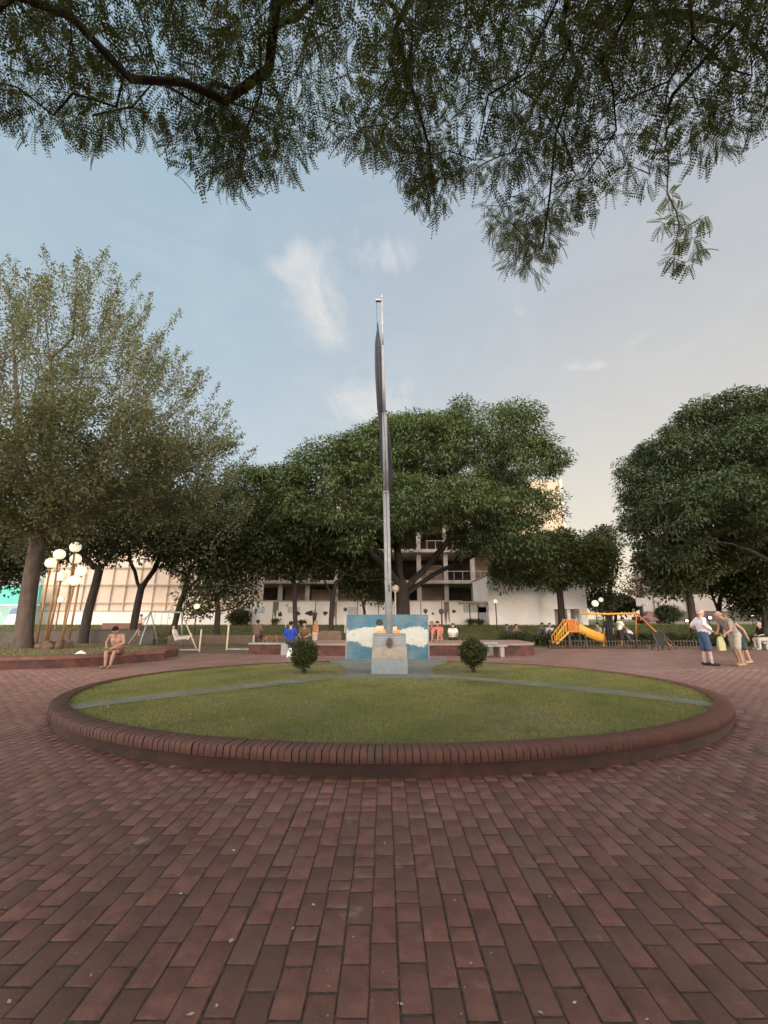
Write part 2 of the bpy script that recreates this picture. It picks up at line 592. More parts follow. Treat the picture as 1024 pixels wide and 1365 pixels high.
da_ = bme.attributes.new('lit_tone', 'FLOAT', 'FACE'); da_.data.foreach_set('value', np.asarray(BRLIT, np.float32))
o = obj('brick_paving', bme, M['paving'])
tag(o, 'worn red paving bricks nearest the camera, long sides pointing to the flagpole', 'paving', kind='structure')

jb = MB()
jb.add([(-3.9, 1.05, 0), (3.9, 1.05, 0), (15.9, 13.05, 0), (-15.9, 13.05, 0)], [(0, 1, 2, 3)])
jo = jb.build('joint_bed', M['joint'])
jo.location.z = -.0042
tag(jo, 'dark sandy joints between the paving bricks', 'paving', kind='structure')

# dry leaf flakes and pale specks of litter on the bricks
lv, lf, lt = [], [], []
for k in range(340):
    y = 1.8 + 7 * random.random() ** 1.5
    x = random.uniform(-1, 1) * (y * .95 + .5)
    if in_oval(x, y, .08): continue
    s_ = random.choice((.003, .004, .005, .006, .006, .009, .014)) * random.uniform(.7, 1.2)
    a = random.random() * 6.28
    o_ = len(lv)
    asp = random.uniform(.35, .8)
    for (u, v_) in ((-1, 0), (random.uniform(-.5, .5), -asp), (1, 0), (random.uniform(-.5, .5), asp)):
        lv.append((x + s_ * (u * math.cos(a) - v_ * math.sin(a)), y + s_ * (u * math.sin(a) + v_ * math.cos(a)), .006 + random.random() * .004))
    lf.append((o_, o_ + 1, o_ + 2, o_ + 3)); lt.append(random.random())
M['flake'] = mat('dry_flakes', (.40, .33, .24), .8, .3, 20, col2=(.62, .58, .52), attr=True)
o = obj('fallen_flakes', np_mesh('fallen_flakes', lv, lf, lt), M['flake'])
tag(o, 'tiny pale dry leaf flakes scattered over the brick paving', 'leaf litter', kind='stuff')

# ---- low oval brick wall round the bed: body + rowlock coping of single bricks
ow = thing('oval_brick_kerb', 'low oval brick kerb wall with rounded rowlock coping round the flagpole lawn', 'low wall', (OX, OY, 0))
body = MB()
NS = 220
vs = []
for i in range(NS):
    t = 2 * math.pi * i / NS
    for k, z in ((-.035, -.02), (-.035, .135), (-.20, .135), (-.20, -.02)):
        p = oval(t, k); vs.append((p[0] - OX, p[1] - OY, z))
fs = []
for i in range(NS):
    j = (i + 1) % NS
    for k in range(3):
        fs.append((i * 4 + k, j * 4 + k, j * 4 + k + 1, i * 4 + k + 1))
body.add(vs, fs)
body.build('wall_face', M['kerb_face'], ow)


def coping(name, centre, curve, length, parent, pitch=.071, width=.235, z0=.13, z1=.245, loc=(0, 0)):
    """rowlock bricks set along curve(s) -> (x, y, angle of the outward normal)"""
    V_, F_, T_ = [], [], []
    n = int(length / pitch)
    prof = ((-.5, z0), (.5, z0), (.5, z0 + .6 * (z1 - z0)), (.46, z0 + .84 * (z1 - z0)), (.36, z1 - .006), (-.5, z1 + .004))
    for i in range(n):
        x, y, an = curve((i + .5) / n)
        hw = pitch / 2 - .0042 + random.uniform(-.0012, .0008)
        dr = max(-.003, random.gauss(0, .002)); dz = max(-.002, random.gauss(0, .0015)); da = random.gauss(0, .012)
        ca, sa = math.cos(an + da), math.sin(an + da)
        o = len(V_)
        for s_ in (-1, 1):
            for (u, z) in prof:
                rr = u * width + dr
                V_.append((x + ca * rr - sa * s_ * hw - loc[0], y + sa * rr + ca * s_ * hw - loc[1], z + dz))
        m_ = len(prof)
        t = random.random()
        for k in range(m_):
            r = (k + 1) % m_
            F_.append((o + k, o + m_ + k, o + m_ + r, o + r)); T_.append(t)
        for s_ in (0, 1):
            b = o + s_ * m_
            F_.append((b, b + 1, b + 2, b + 3)); T_.append(t)
            F_.append((b, b + 3, b + 4, b + 5)); T_.append(t)
    me = np_mesh(name, V_, F_, T_)
    return obj(name, me, M['cap'], parent)


tt = np.linspace(0, 2 * math.pi, 4001)
px_ = OX + (OA - .105) * np.cos(tt); py_ = OY + (OB - .105) * np.sin(tt)
arc = np.concatenate([[0], np.cumsum(np.hypot(np.diff(px_), np.diff(py_)))])


def oval_curve(s):
    t = float(np.interp(s * arc[-1], arc, tt))
    n = Vector((math.cos(t) / OA, math.sin(t) / OB)).normalized()
    return OX + (OA - .105) * math.cos(t), OY + (OB - .105) * math.sin(t), math.atan2(n.y, n.x)


coping('coping', None, oval_curve, arc[-1], ow, loc=(OX, OY))
mo = MB()          # mortar bed under the coping bricks
vs = []
for i in range(NS):
    t = 2 * math.pi * i / NS
    for k, z in ((.0075, .139), (.0075, .196), (-.002, .222), (-.0235, .2335), (-.20, .2425)):
        p = oval(t, k); vs.append((p[0] - OX, p[1] - OY, z))
fs = [(i * 5 + k, ((i + 1) % NS) * 5 + k, ((i + 1) % NS) * 5 + k + 1, i * 5 + k + 1) for i in range(NS) for k in range(4)]
mo.add(vs, fs)
mo.build('mortar', mat('old_mortar', (.028, .020, .017), .95, .3, 20), ow)


# ---- the lawn inside
def lawn_z(x, y):
    r2 = ((x - OX) / (OA - .2)) ** 2 + ((y - OY) / (OB - .2)) ** 2
    return .205 + .085 * np.clip(1 - r2, 0, 1) ** .7


NRr, NT = 26, 120
V, F = [], []
for i in range(NRr + 1):
    r = i / NRr
    for k in range(NT):
        t = 2 * math.pi * k / NT
        x = OX + (OA - .2) * r * math.cos(t); y = OY + (OB - .2) * r * math.sin(t)
        V.append((x, y, float(lawn_z(x, y))))
for i in range(NRr):
    for k in range(NT):
        F.append((i * NT + k, (i + 1) * NT + k, (i + 1) * NT + (k + 1) % NT, i * NT + (k + 1) % NT))
o = obj('lawn_bed', np_mesh('lawn_bed', V, F, smooth_=True), M['lawn_soil'])
tag(o, 'domed lawn soil inside the oval brick kerb', 'lawn', kind='structure')


# paved pad under the flagpole and its two side paths
def strip(name, pts, widths, dz, material, n=24, edge=.05):
    V_, F_ = [], []
    pts = np.array(pts, float)
    s = np.linspace(0, len(pts) - 1, n + 1)
    cxs = np.interp(s, range(len(pts)), pts[:, 0]); cys = np.interp(s, range(len(pts)), pts[:, 1])
    ws = np.interp(s, range(len(pts)), widths)
    tx, ty = np.gradient(cxs), np.gradient(cys)
    L_ = np.hypot(tx, ty)
    for i in range(n + 1):
        for q in np.linspace(-1, 1, 5):
            wob = random.gauss(0, edge) if abs(q) == 1 else 0
            x = cxs[i] - ty[i] / L_[i] * ws[i] * (q + wob); y = cys[i] + tx[i] / L_[i] * ws[i] * (q + wob)
            V_.append((x, y, float(lawn_z(x, y)) + dz))
    for i in range(n):
        for q in range(4):
            F_.append((i * 5 + q, i * 5 + q + 1, i * 5 + q + 6, i * 5 + q + 5))
    o = obj(name, np_mesh(name, V_, F_, smooth_=True), material)
    return o


PATH_L = [(-4.62, 6.52), (-3.4, 7.35), (-2.2, 8.35), (-.9, 9.35)]
PATH_R = [(5.06, 6.62), (3.9, 7.5), (2.6, 8.5), (1.0, 9.45)]
o = strip('path', PATH_L, [.25, .27, .29, .32], .012, M['path'])
tag(o, 'pale worn path running from the left rim to the flagpole pad', 'path', kind='structure')
o = strip('path', PATH_R, [.25, .27, .29, .32], .012, M['path'])
tag(o, 'pale worn path running from the right rim to the flagpole pad', 'path', kind='structure')
PAD = [(.12, 9.05), (.12, 9.6), (.12, 10.6), (.12, 11.6), (.12, 12.6), (.12, 13.44)]
PADW = [1.00, .98, 1.0, 1.25, 1.62, 1.80]
mb = MB()
mb.prism([(.12 - w_, q_[1]) for q_, w_ in zip(PAD, PADW)] + [(.12 + w_, q_[1]) for q_, w_ in zip(PAD[::-1], PADW[::-1])], .15, .302)
o = mb.build('paved_pad', M['pad'])
tag(o, 'grey blue paved pad in front of the mural under the flagpole pedestal', 'paving', kind='structure')


def on_path(x, y):
    def near(pts, w_):
        best = np.full(np.shape(x), 9e9)
        for a, b in zip(pts[:-1], pts[1:]):
            a, b = np.array(a), np.array(b); d = b - a
            t = np.clip(((x - a[0]) * d[0] + (y - a[1]) * d[1]) / (d @ d), 0, 1)
            best = np.minimum(best, np.hypot(x - a[0] - t * d[0], y - a[1] - t * d[1]))
        return best < w_
    pad = (np.abs(x - .12) < np.interp(y, [p[1] for p in PAD], PADW)) & (y > 9.05)
    return near(PATH_L, .20 + .06 * np.sin(x * 7 + y * 3)) | near(PATH_R, .20 + .06 * np.sin(x * 6 - y * 4)) | pad


def blades(n, xf, yf, zf, h, wd, keep):
    x, y = xf, yf
    a = rng.random(n) * 2 * np.pi
    hh = h * rng.uniform(.5, 1.4, n)
    lean = rng.normal(0, .55, (n, 2)) * hh[:, None]
    z = zf(x, y)
    c, s = np.cos(a) * wd, np.sin(a) * wd
    V_ = np.stack([np.stack([x - c, y - s, z - .004], -1), np.stack([x + c, y + s, z - .004], -1),
                   np.stack([x + lean[:, 0], y + lean[:, 1], z + hh], -1)], 1).reshape(-1, 3)
    F_ = np.arange(3 * n).reshape(n, 3)
    return V_, F_


n = 170000
r = np.sqrt(rng.random(n)); t = rng.random(n) * 2 * np.pi
x = OX + (OA - .21) * r * np.cos(t); y = OY + (OB - .21) * r * np.sin(t)
# thinner turf in worn spots: round the paths, behind the pad and in bare patches
wear = np.sin(x * 1.9 + 2 * np.sin(y * .8)) + np.sin(y * 2.3 + x * .7) + .6 * np.sin(x * 5 + y * 4)
bare = ((np.hypot((x - 1.75), (y - 10.2) * 1.2) < .75) | (np.hypot(x + 1.55, (y - 10.1) * 1.2) < .75))
bare = (((x - 2.35) / .95) ** 2 + ((y - 12.15) / .75) ** 2 < .9) | (((x + 2.05) / .95) ** 2 + ((y - 12.1) / .8) ** 2 < .9) | (((x - 1.95) / 1.05) ** 2 + ((y - 10.25) / .55) ** 2 < 1) | (((x + 1.55) / .95) ** 2 + ((y - 10.05) / .5) ** 2 < 1)
keep = (~on_path(x, y) | (rng.random(n) < .06)) & ((wear < 1.2) | (rng.random(n) < .45)) & (~bare | (rng.random(n) < .25))
x, y = x[keep], y[keep]
n = len(x)
V, F = blades(n, x, y, lawn_z, .032, .0045, None)
tn = np.clip(.32 + .22 * np.sin(x * 1.3 + y * .9) + .20 * np.sin(x * 3.7 - y * 3.1 + np.sin(y * 2)) + .14 * np.sin(x * 8.1 + 3 * np.sin(y * 6.3)) + .14 * (y - 8.5) / 4 + rng.normal(0, .28, n), 0, 1)
o = obj('grass', np_mesh('grass', V, F, tn), M['blade'])
tag(o, 'short patchy green grass covering the oval bed', 'grass', kind='stuff')

# bare earth round the two bushes, thin at its edges
M['bare'] = mat('trodden_earth', (.155, .125, .078), .95, .3, 5, col2=(.12, .105, .055), bump=.008, bscale=40)
for (ex, ey, ra, rb, lab_) in ((1.95, 10.25, 1.15, .60, 'trodden bare earth round the right bush'), (-1.60, 10.05, 1.05, .58, 'trodden bare earth round the left bush'),
                                (2.35, 12.15, .95, .75, 'pale bare earth between the right bush and the mural'), (-2.05, 12.1, .95, .80, 'pale bare earth between the left bush and the mural')):
    V_, F_ = [(ex, ey, float(lawn_z(ex, ey)) + .006)], []
    for rr_ in (.5, 1.0):
        for k in range(48):
            a = 2 * math.pi * k / 48
            q = rr_ * (1 + (.16 * math.sin(3 * a + ex) + .10 * math.sin(7 * a) + random.uniform(-.05, .05)) * rr_)
            xx, yy = ex + ra * q * math.cos(a), ey + rb * q * math.sin(a)
            V_.append((xx, yy, float(lawn_z(xx, yy)) + .006))
    fs = []
    for k in range(48):
        j = (k + 1) % 48
        fs.append((1 + k, 49 + k, 49 + j, 1 + j)); fs.append((0, 1 + k, 1 + j, 1 + j))
    mb = MB(); mb.add(V_, [f if len(set(f)) == 4 else f[:3] for f in fs], True)
    o = mb.build('bare_earth', M['bare'])
    tag(o, lab_, 'ground', kind='structure')
# small dry leaves lying in the lawn
lv, lf, lt = [], [], []
for k in range(420):
    r_ = math.sqrt(random.random()); a = random.random() * 6.283
    x_ = OX + (OA - .3) * r_ * math.cos(a); y_ = OY + (OB - .3) * r_ * math.sin(a)
    s_ = random.uniform(.008, .024); z_ = float(lawn_z(x_, y_)) + random.uniform(.02, .04); b_ = random.random() * 6.28
    o_ = len(lv)
    for (u, v_) in ((-1, 0), (.1, -.5), (1, 0), (-.1, .5)):
        lv.append((x_ + s_ * (u * math.cos(b_) - v_ * math.sin(b_)), y_ + s_ * (u * math.sin(b_) + v_ * math.cos(b_)), z_ + random.uniform(-.006, .012)))
    lf.append((o_, o_ + 1, o_ + 2, o_ + 3)); lt.append(random.random())
o = obj('fallen_leaves', np_mesh('fallen_leaves', lv, lf, lt), mat('yellow_leaf', (.30, .22, .09), .7, .3, 20, col2=(.48, .42, .25), attr=True))
tag(o, 'small dry yellowish leaves lying in the oval lawn', 'leaf litter', kind='stuff')

# tufts on the rising park lawn and beside the left bed
n = 60000
x = rng.uniform(-34, 40, n); y = rng.uniform(24.5, 37, n)
V, F = blades(n, x, y, lambda a, b: terrain(a, b), .10, .018, None)
o = obj('grass', np_mesh('park_tufts', V, F, np.clip(rng.normal(.25, .2, n), 0, 1)), mat('park_blade', (.12, .145, .046), .7, .3, .6, col2=(.15, .14, .06), attr=True, transl=.2, spec=.2))
tag(o, 'rough darker grass tufts on the bank in front of the white walls', 'grass', kind='stuff')

# ================================================================== TREES
def catmull(pts, step=.6):
    pts = [np.array(p, float) for p in pts]
    if len(pts) < 3:
        q = [pts[0], (pts[0] + pts[1]) / 2, pts[1]]
    else:
        q = pts
    out = []
    for i in range(len(q) - 1):
        p0, p1, p2, p3 = q[max(0, i - 1)], q[i], q[i + 1], q[min(len(q) - 1, i + 2)]
        n = max(1, int(np.linalg.norm(p2 - p1) / step))
        for k in range(n):
            t = k / n
            out.append(.5 * ((2 * p1) + (-p0 + p2) * t + (2 * p0 - 5 * p1 + 4 * p2 - p3) * t * t + (-p0 + 3 * p1 - 3 * p2 + p3) * t ** 3))
    out.append(q[-1])
    return out


def skeleton(limbs, targets, step=.55, jit=.10, min_node=3, upbias=0.0, pathw=.22):
    """limbs: polylines, the first is the trunk; targets: points that each get a twig. Returns node arrays."""
    pos, par, dist = [], [], []
    for li, l in enumerate(limbs):
        pts = catmull(l, step)
        if li == 0:
            prev = -1
        else:
            A = np.array(pos)
            prev = int(np.argmin(np.linalg.norm(A - pts[0], axis=1)))
            pts = pts[1:]
        for p in pts:
            pos.append(np.array(p) + (rng.normal(0, jit * .35, 3) if li else 0)); par.append(prev)
            dist.append(0 if prev < 0 else dist[prev] + np.linalg.norm(pos[-1] - pos[prev]))
            prev = len(pos) - 1
    base = len(pos)
    cap = base + len(targets) * 14 + 10
    A = np.zeros((cap, 3)); A[:base] = pos
    Dd = np.zeros(cap); Dd[:base] = dist
    par = par + [0] * (cap - base)
    n = base
    top = A[min(base - 1, len(catmull(limbs[0], step)) - 1)]
    order = np.argsort(np.linalg.norm(targets - top, axis=1))
    leafnode = np.zeros(len(targets), int)
    for ti in order:
        t = targets[ti]
        d = np.linalg.norm(A[min_node:n] - t, axis=1)
        rise = np.maximum(0, A[min_node:n, 2] - t[2])
        c = d + pathw * Dd[min_node:n] + .5 * rise
        k = int(np.argmin(c)) + min_node
        m = max(1, min(12, int(np.linalg.norm(A[k] - t) / step)))
        prev = k
        src = A[k].copy()
        sag = rng.normal(0, jit, 3)
        for q in range(1, m + 1):
            f = q / m
            p = src + (t - src) * f + sag * math.sin(math.pi * f) * np.linalg.norm(t - src) * .6 + (rng.normal(0, jit * .25, 3) if q < m else 0)
            p[2] += upbias * math.sin(math.pi * f) * np.linalg.norm(t - src)
            A[n] = p; par[n] = prev; Dd[n] = Dd[prev] + np.linalg.norm(p - A[prev])
            prev = n; n += 1
        leafnode[ti] = prev
    return A[:n], np.array(par[:n]), leafnode


def limb_mesh(name, A, par, root_r, tip_r=.012, material=None, parent=None, base=(0, 0, 0), flare=1.35, minr=0.0, flat=None):
    n = len(A)
    cnt = np.zeros(n)
    has = np.zeros(n, bool)
    for i in range(n - 1, 0, -1):
        if not has[i]: cnt[i] += 1
        if par[i] >= 0:
            cnt[par[i]] += cnt[i]; has[par[i]] = True
    cnt[cnt < 1] = 1
    e = math.log(root_r / tip_r) / math.log(max(2, cnt[0]))
    rad = tip_r * cnt ** e
    kids = [[] for _ in range(n)]
    for i in range(n):
        if par[i] >= 0: kids[par[i]].append(i)
    V_, F_ = [], []
    base = np.array(base)
    stack = [(0, -1)]
    while stack:
        i, p = stack.pop()
        chain = [i]
        j = i
        while kids[j]:
            ks = sorted(kids[j], key=lambda q: -cnt[q])
            for q in ks[1:]:
                stack.append((q, j))
            j = ks[0]; chain.append(j)
        pts = [A[q] for q in chain]; rs = [rad[q] for q in chain]
        if p >= 0:
            pts = [A[p]] + pts; rs = [min(rad[i] * 1.25, rad[p])] + rs
        if max(rs) < minr or len(pts) < 2:
            continue
        r0 = rs[0]
        k = 12 if r0 > .18 else 8 if r0 > .07 else 5 if r0 > .03 else 3
        o = len(V_)
        ref = np.array([.2, 1, .1])
        for q in range(len(pts)):
            a = pts[max(0, q - 1)]; b = pts[min(len(pts) - 1, q + 1)]
            t = b - a; t = t / (np.linalg.norm(t) + 1e-9)
            sx = ref - t * (ref @ t)
            if np.linalg.norm(sx) < .05: sx = np.array([1, .3, .2]) - t * (np.array([1, .3, .2]) @ t)
            sx /= np.linalg.norm(sx); ref = sx; sy = np.cross(t, sx)
            rr = rs[q]
            if p < 0:
                hgt = pts[q][2] - pts[0][2]
                rr *= 1 + (flare - 1) * math.exp(-hgt / .45)
            for s_ in range(k):
                an = 2 * math.pi * s_ / k
                wob = 1 + (.10 * math.sin(3 * an + q * .7) + .06 * math.sin(5 * an - q * 1.3) if r0 > .1 else 0)
                V_.append(pts[q] - base + (sx * math.cos(an) + sy * math.sin(an)) * rr * wob)
        for q in range(len(pts) - 1):
            for s_ in range(k):
                F_.append((o + q * k + s_, o + q * k + (s_ + 1) % k, o + (q + 1) * k + (s_ + 1) % k, o + (q + 1) * k + s_))
    me = np_mesh(name, V_, F_, smooth_=True)
    return obj(name, me, material, parent)


def unit(a):
    return a / (np.linalg.norm(a, axis=-1, keepdims=True) + 1e-9)


def kites(p, axis, nrm, L_, W_, droop=.0):
    axis = unit(axis)
    side = unit(np.cross(axis, nrm))
    L_ = L_[:, None]; W_ = W_[:, None]
    up = np.cross(side, axis)
    m = p + axis * L_ * .45 + up * L_ * droop
    tip = p + axis * L_ - up * L_ * droop
    V_ = np.stack([p, m + side * W_ * .5, tip, m - side * W_ * .5], 1).reshape(-1, 3)
    F_ = np.arange(len(V_)).reshape(-1, 4)
    return V_, F_


def crown_leaves(T, n_per, Rc, L_, W_, flat=.55, hang=.5, upper=.35, tint_c=.5):
    """n_per leaves round each clump centre: a shallow dome of drooping sprays"""
    N_ = len(T) * n_per
    c = np.repeat(T, n_per, 0)
    rc = np.repeat(Rc * rng.uniform(.7, 1.3, len(T)), n_per)
    d = unit(rng.normal(0, 1, (N_, 3)))
    d[:, 2] = np.where(rng.random(N_) < upper, np.abs(d[:, 2]), d[:, 2])
    rad = rng.random(N_) ** .45
    p = c + d * (rc * rad)[:, None] * np.array([1, 1, flat])
    ax = d * np.array([1, 1, .6]) + rng.normal(0, .45, (N_, 3))
    ax[:, 2] -= hang
    nr = d * .7 + np.array([0, 0, .7]) + rng.normal(0, .35, (N_, 3))
    V_, F_ = kites(p, ax, nr, L_ * rng.uniform(.6, 1.35, N_), W_ * rng.uniform(.7, 1.3, N_), .08)
    tn = np.clip(tint_c * (np.repeat(rng.random(len(T)), n_per) * .9 + rng.random(N_) * .9), 0, 1)
    return V_, F_, tn


def lobe_points(lobes, count, mind, inner=.18, zmin=None, bottom=.35):
    lobes = np.array(lobes, float)
    wts = (lobes[:, 3] * lobes[:, 4] + lobes[:, 3] * lobes[:, 5] + lobes[:, 4] * lobes[:, 5])
    wts = wts / wts.sum()
    pts = []
    tries = 0
    while len(pts) < count and tries < count * 60:
        tries += 1
        l = lobes[rng.choice(len(lobes), p=wts)]
        d = unit(rng.normal(0, 1, 3))
        if d[2] < 0 and rng.random() > bottom: continue
        isin = rng.random() < inner
        f = rng.uniform(.35, .8) if isin else rng.uniform(.86, 1.03)
        q = l[:3] + d * l[3:] * f
        if zmin is not None and q[2] < (zmin(q) if callable(zmin) else zmin): continue
        if not isin:
            e = (((q - lobes[:, :3]) / lobes[:, 3:]) ** 2).sum(1)
            if (e < .62).any(): continue
        if pts and np.min(np.linalg.norm(np.array(pts) - q, axis=1)) < mind: continue
        pts.append(q)
    return np.array(pts)


LEAF = {
    'tipuana': mat('feathery_leaves', (.072, .108, .042), .5, .25, .35, col2=(.125, .160, .068), attr=True, transl=.16, spec=.2),
    'tipuana_deep': mat('deep_feathery_leaves', (.050, .076, .034), .5, .25, .35, col2=(.088, .112, .052), attr=True, transl=.14, spec=.2),
    'tipuana_warm': mat('feathery_leaves_warm', (.078, .098, .034), .5, .25, .35, col2=(.13, .14, .052), attr=True, transl=.3, spec=.2),
    'canopy': mat('overhead_leaves', (.062, .080, .026), .5, .25, .5, col2=(.105, .120, .036), attr=True, transl=.42, spec=.3),
    'poplar': mat('poplar_leaves', (.092, .108, .048), .5, .25, .4, col2=(.165, .17, .092), attr=True, transl=.3, spec=.25),
    'dark': mat('dark_leaves', (.045, .060, .024), .5, .3, .5, col2=(.085, .095, .038), attr=True, transl=.25, spec=.35),
    'bright': mat('light_green_leaves', (.070, .098, .026), .5, .3, .5, col2=(.125, .145, .045), attr=True, transl=.35, spec=.35),
    'bush': mat('bush_leaves', (.034, .044, .014), .5, .3, 2, col2=(.080, .088, .030), attr=True, transl=.2, spec=.4),
    'red': mat('reddish_leaves', (.10, .055, .040), .5, .3, .6, col2=(.14, .08, .05), attr=True, transl=.4, spec=.3),
}


def tree(name, label, limbs, T, root_r, leaf, n_per, Rc, L_, W_, bark='bark', group=None, tip=.012, jit=.10, cat='tree', min_node=3,
         extra=None, upbias=.03, step=.55, minr=0.0, **kw):
    base = np.array(limbs[0][0])
    t = thing(name, label, cat, tuple(base), 0, group)
    A, par, ln = skeleton(limbs, T, step=step, jit=jit, min_node=min_node, upbias=upbias)
    limb_mesh('trunk', A, par, root_r, tip, M[bark], t, base, minr=minr)
    V_, F_, tn = crown_leaves(T, n_per, Rc, L_, W_, **kw)
    if extra is not None:
        V2, F2, t2 = extra
        F_ = np.vstack([F_, F2 + len(V_)]); V_ = np.vstack([V_, V2]); tn = np.concatenate([tn, t2])
    obj('crown', np_mesh('crown', V_ - base, F_, tn), LEAF[leaf], t)
    return t


def lobe(px, py, D, rx, rz, ry=None):
    """crown lobe seen at photo pixel (px, py), radii in photo pixels"""
    c = P(px, py, D); m = MPP(D)
    return (*c, rx * m, (ry or (rx + rz) / 2) * m, rz * m)


def gp(px, D, dz=0.0):
    """point on the ground at forward distance D, seen in photo column px"""
    z = float(terrain(0, D))
    zc_ = D * math.cos(PITCH) + (z - CAMZ) * math.sin(PITCH)
    return np.array([(px - 512) / FPX * zc_, D, z + dz])


# ---- the big spreading tree behind the flagpole
D0 = 27.5
b = gp(536, D0, -.1)
lim = [[b, P(537, 800, D0), P(534, 770, D0)],
       [P(536, 785, D0), P(510, 752, D0 - 1), P(470, 715, D0 - 3), P(430, 680, D0 - 4)],
       [P(533, 772, D0), P(480, 772, D0 - 1.5), P(430, 748, D0 - 3), P(380, 722, D0 - 4)],
       [P(534, 770, D0), P(530, 735, D0), P(520, 690, D0 + 1), P(515, 640, D0 + 1)],
       [P(537, 790, D0), P(572, 752, D0 - .5), P(600, 715, D0 - 2), P(620, 660, D0 - 3)],
       [P(537, 795, D0), P(580, 765, D0 + 1), P(630, 740, D0 + 2), P(680, 690, D0 + 2), P(710, 640, D0 + 2)],
       [P(560, 765, D0), P(590, 735, D0 + 3), P(610, 690, D0 + 5), P(640, 610, D0 + 4)]]
lob = [lobe(645, 612, D0 - 1, 86, 78, 90), lobe(682, 640, D0 + 1, 62, 66, 75), lobe(545, 636, D0, 88, 76, 100), lobe(455, 658, D0 - 1, 80, 64, 90), lobe(500, 636, D0, 68, 60, 80), lobe(410, 676, D0, 58, 50, 70),
       lobe(375, 676, D0, 66, 50, 70), lobe(600, 690, D0 - 4, 95, 48, 60), lobe(455, 712, D0 - 4, 95, 42, 60), lobe(345, 706, D0, 42, 42, 50),
       lobe(540, 690, D0 - 5, 70, 55, 50), lobe(686, 698, D0, 50, 46, 60), lobe(330, 672, D0 + 1, 46, 50, 55), lobe(680, 728, D0 - 1, 42, 26, 50), lobe(610, 718, D0 - 2, 70, 28, 60), lobe(575, 708, D0 - 4, 60, 34, 50), lobe(650, 712, D0 - 1, 50, 30, 50), lobe(530, 722, D0 - 2, 60, 24, 60), lobe(420, 738, D0 - 2, 70, 24, 50), lobe(560, 620, D0 + 3, 125, 65, 70)]
zmid = lambda q: 6.1 + .35 * abs(q[0] - b[0]) * 0 if True else 0
T = lobe_points(lob, 760, .53, inner=.22, zmin=lambda q: 5.8 + (.35 if abs(q[0] - 2) < 3 else -.5), bottom=.6)
tree('spreading_tree', 'huge spreading tree with layered feathery crown standing behind the flagpole and mural', lim, T, .46, 'tipuana', 250, 1.0, .25, .08,
     tip=.016, flat=.5, hang=.55, upper=.6)

# ---- the big tree on the right, its trunk just outside the picture
D0 = 22.0
b = gp(1075, D0, -.1)
lim = [[b, P(1070, 790, D0), P(1060, 760, D0)],
       [P(1060, 765, D0), P(1010, 738, D0), P(965, 722, D0 - 1), P(920, 722, D0 - 1), P(880, 715, D0 - 1)],
       [P(1060, 760, D0), P(1020, 715, D0 - 1), P(970, 680, D0 - 2), P(920, 640, D0 - 2)],
       [P(1060, 760, D0), P(1045, 700, D0 + 1), P(1020, 640, D0 + 1), P(990, 580, D0)],
       [P(1060, 762, D0), P(1100, 700, D0), P(1130, 640, D0)]]
lob = [lobe(972, 592, D0, 76, 66), lobe(916, 648, D0, 70, 76), lobe(1015, 640, D0 - 2, 90, 80), lobe(900, 706, D0, 58, 52), lobe(1050, 580, D0, 80, 60),
       lobe(882, 712, D0 + 2, 34, 34), lobe(1110, 640, D0, 100, 80), lobe(955, 680, D0 - 3, 70, 40), lobe(916, 745, D0 + 2, 38, 34), lobe(990, 720, D0 + 3, 70, 26), lobe(872, 676, D0 + 2, 32, 42), lobe(940, 640, D0 + 4, 100, 80)]
T = lobe_points(lob, 560, .50, inner=.2, zmin=lambda q: 4.0 + (1.6 if q[0] > 15.6 else 0), bottom=.7)
tree('spreading_tree', 'huge dense tree overhanging the right edge of the photo, limbs entering from the right', lim, T, .42, 'tipuana_deep', 250, .85, .225, .072,
     tip=.015, flat=.5, hang=.55, upper=.6)

# ---- pale poplar-like tree on the left with upright shoots
D0 = 17.6
b = np.array([*P(31, 862, D0)[:2], .30])
top = P(50, 700, D0)
lim = [[b, P(37, 800, D0), P(46, 740, D0), P(56, 690, D0), P(66, 620, D0), P(70, 520, D0), P(60, 420, D0)],
       [P(52, 710, D0), P(100, 640, D0 - 1), P(160, 560, D0 - 1), P(200, 460, D0 - 1)],
       [P(48, 730, D0), P(110, 665, D0 + 1), P(175, 640, D0 + 1), P(240, 615, D0 + 1), P(318, 588, D0 + 1)],
       [P(56, 690, D0), P(20, 620, D0), P(-30, 540, D0), P(-60, 440, D0)],
       [P(60, 660, D0), P(90, 560, D0 + 2), P(120, 470, D0 + 2), P(130, 410, D0 + 2)],
       [P(58, 680, D0), P(30, 600, D0 - 2), P(20, 500, D0 - 2.5), P(15, 420, D0 - 2)],
       [P(60, 660, D0), P(130, 600, D0 - 2.5), P(190, 560, D0 - 3), P(240, 520, D0 - 2.5)]]
cxp = P(62, 640, D0)


def poplar_top(rr):
    return 18.9 - (rr / 8.6) ** 1.7 * 8.6


shoots, T1 = [], []
nd = 0
while len(shoots) < 420:
    a = rng.random() * 6.283; rr = 9.0 * math.sqrt(rng.random())
    x, y = cxp[0] + rr * math.cos(a), cxp[1] + rr * math.sin(a) * .75
    zt = poplar_top(rr) * rng.uniform(.86, 1.05)
    if rng.random() < .66: zt -= abs(rng.normal(0, 3.6))
    if zt < 6: continue
    ln = rng.uniform(1.5, 3.2)
    out = np.array([math.cos(a), math.sin(a) * .75, 0]) * min(.75, rr / 12) + np.array([rng.normal(0, .14), rng.normal(0, .14), 1.0])
    dirn = out / np.linalg.norm(out)
    tipp = np.array([x, y, zt]); st = tipp - dirn * ln
    shoots.append((st, tipp))
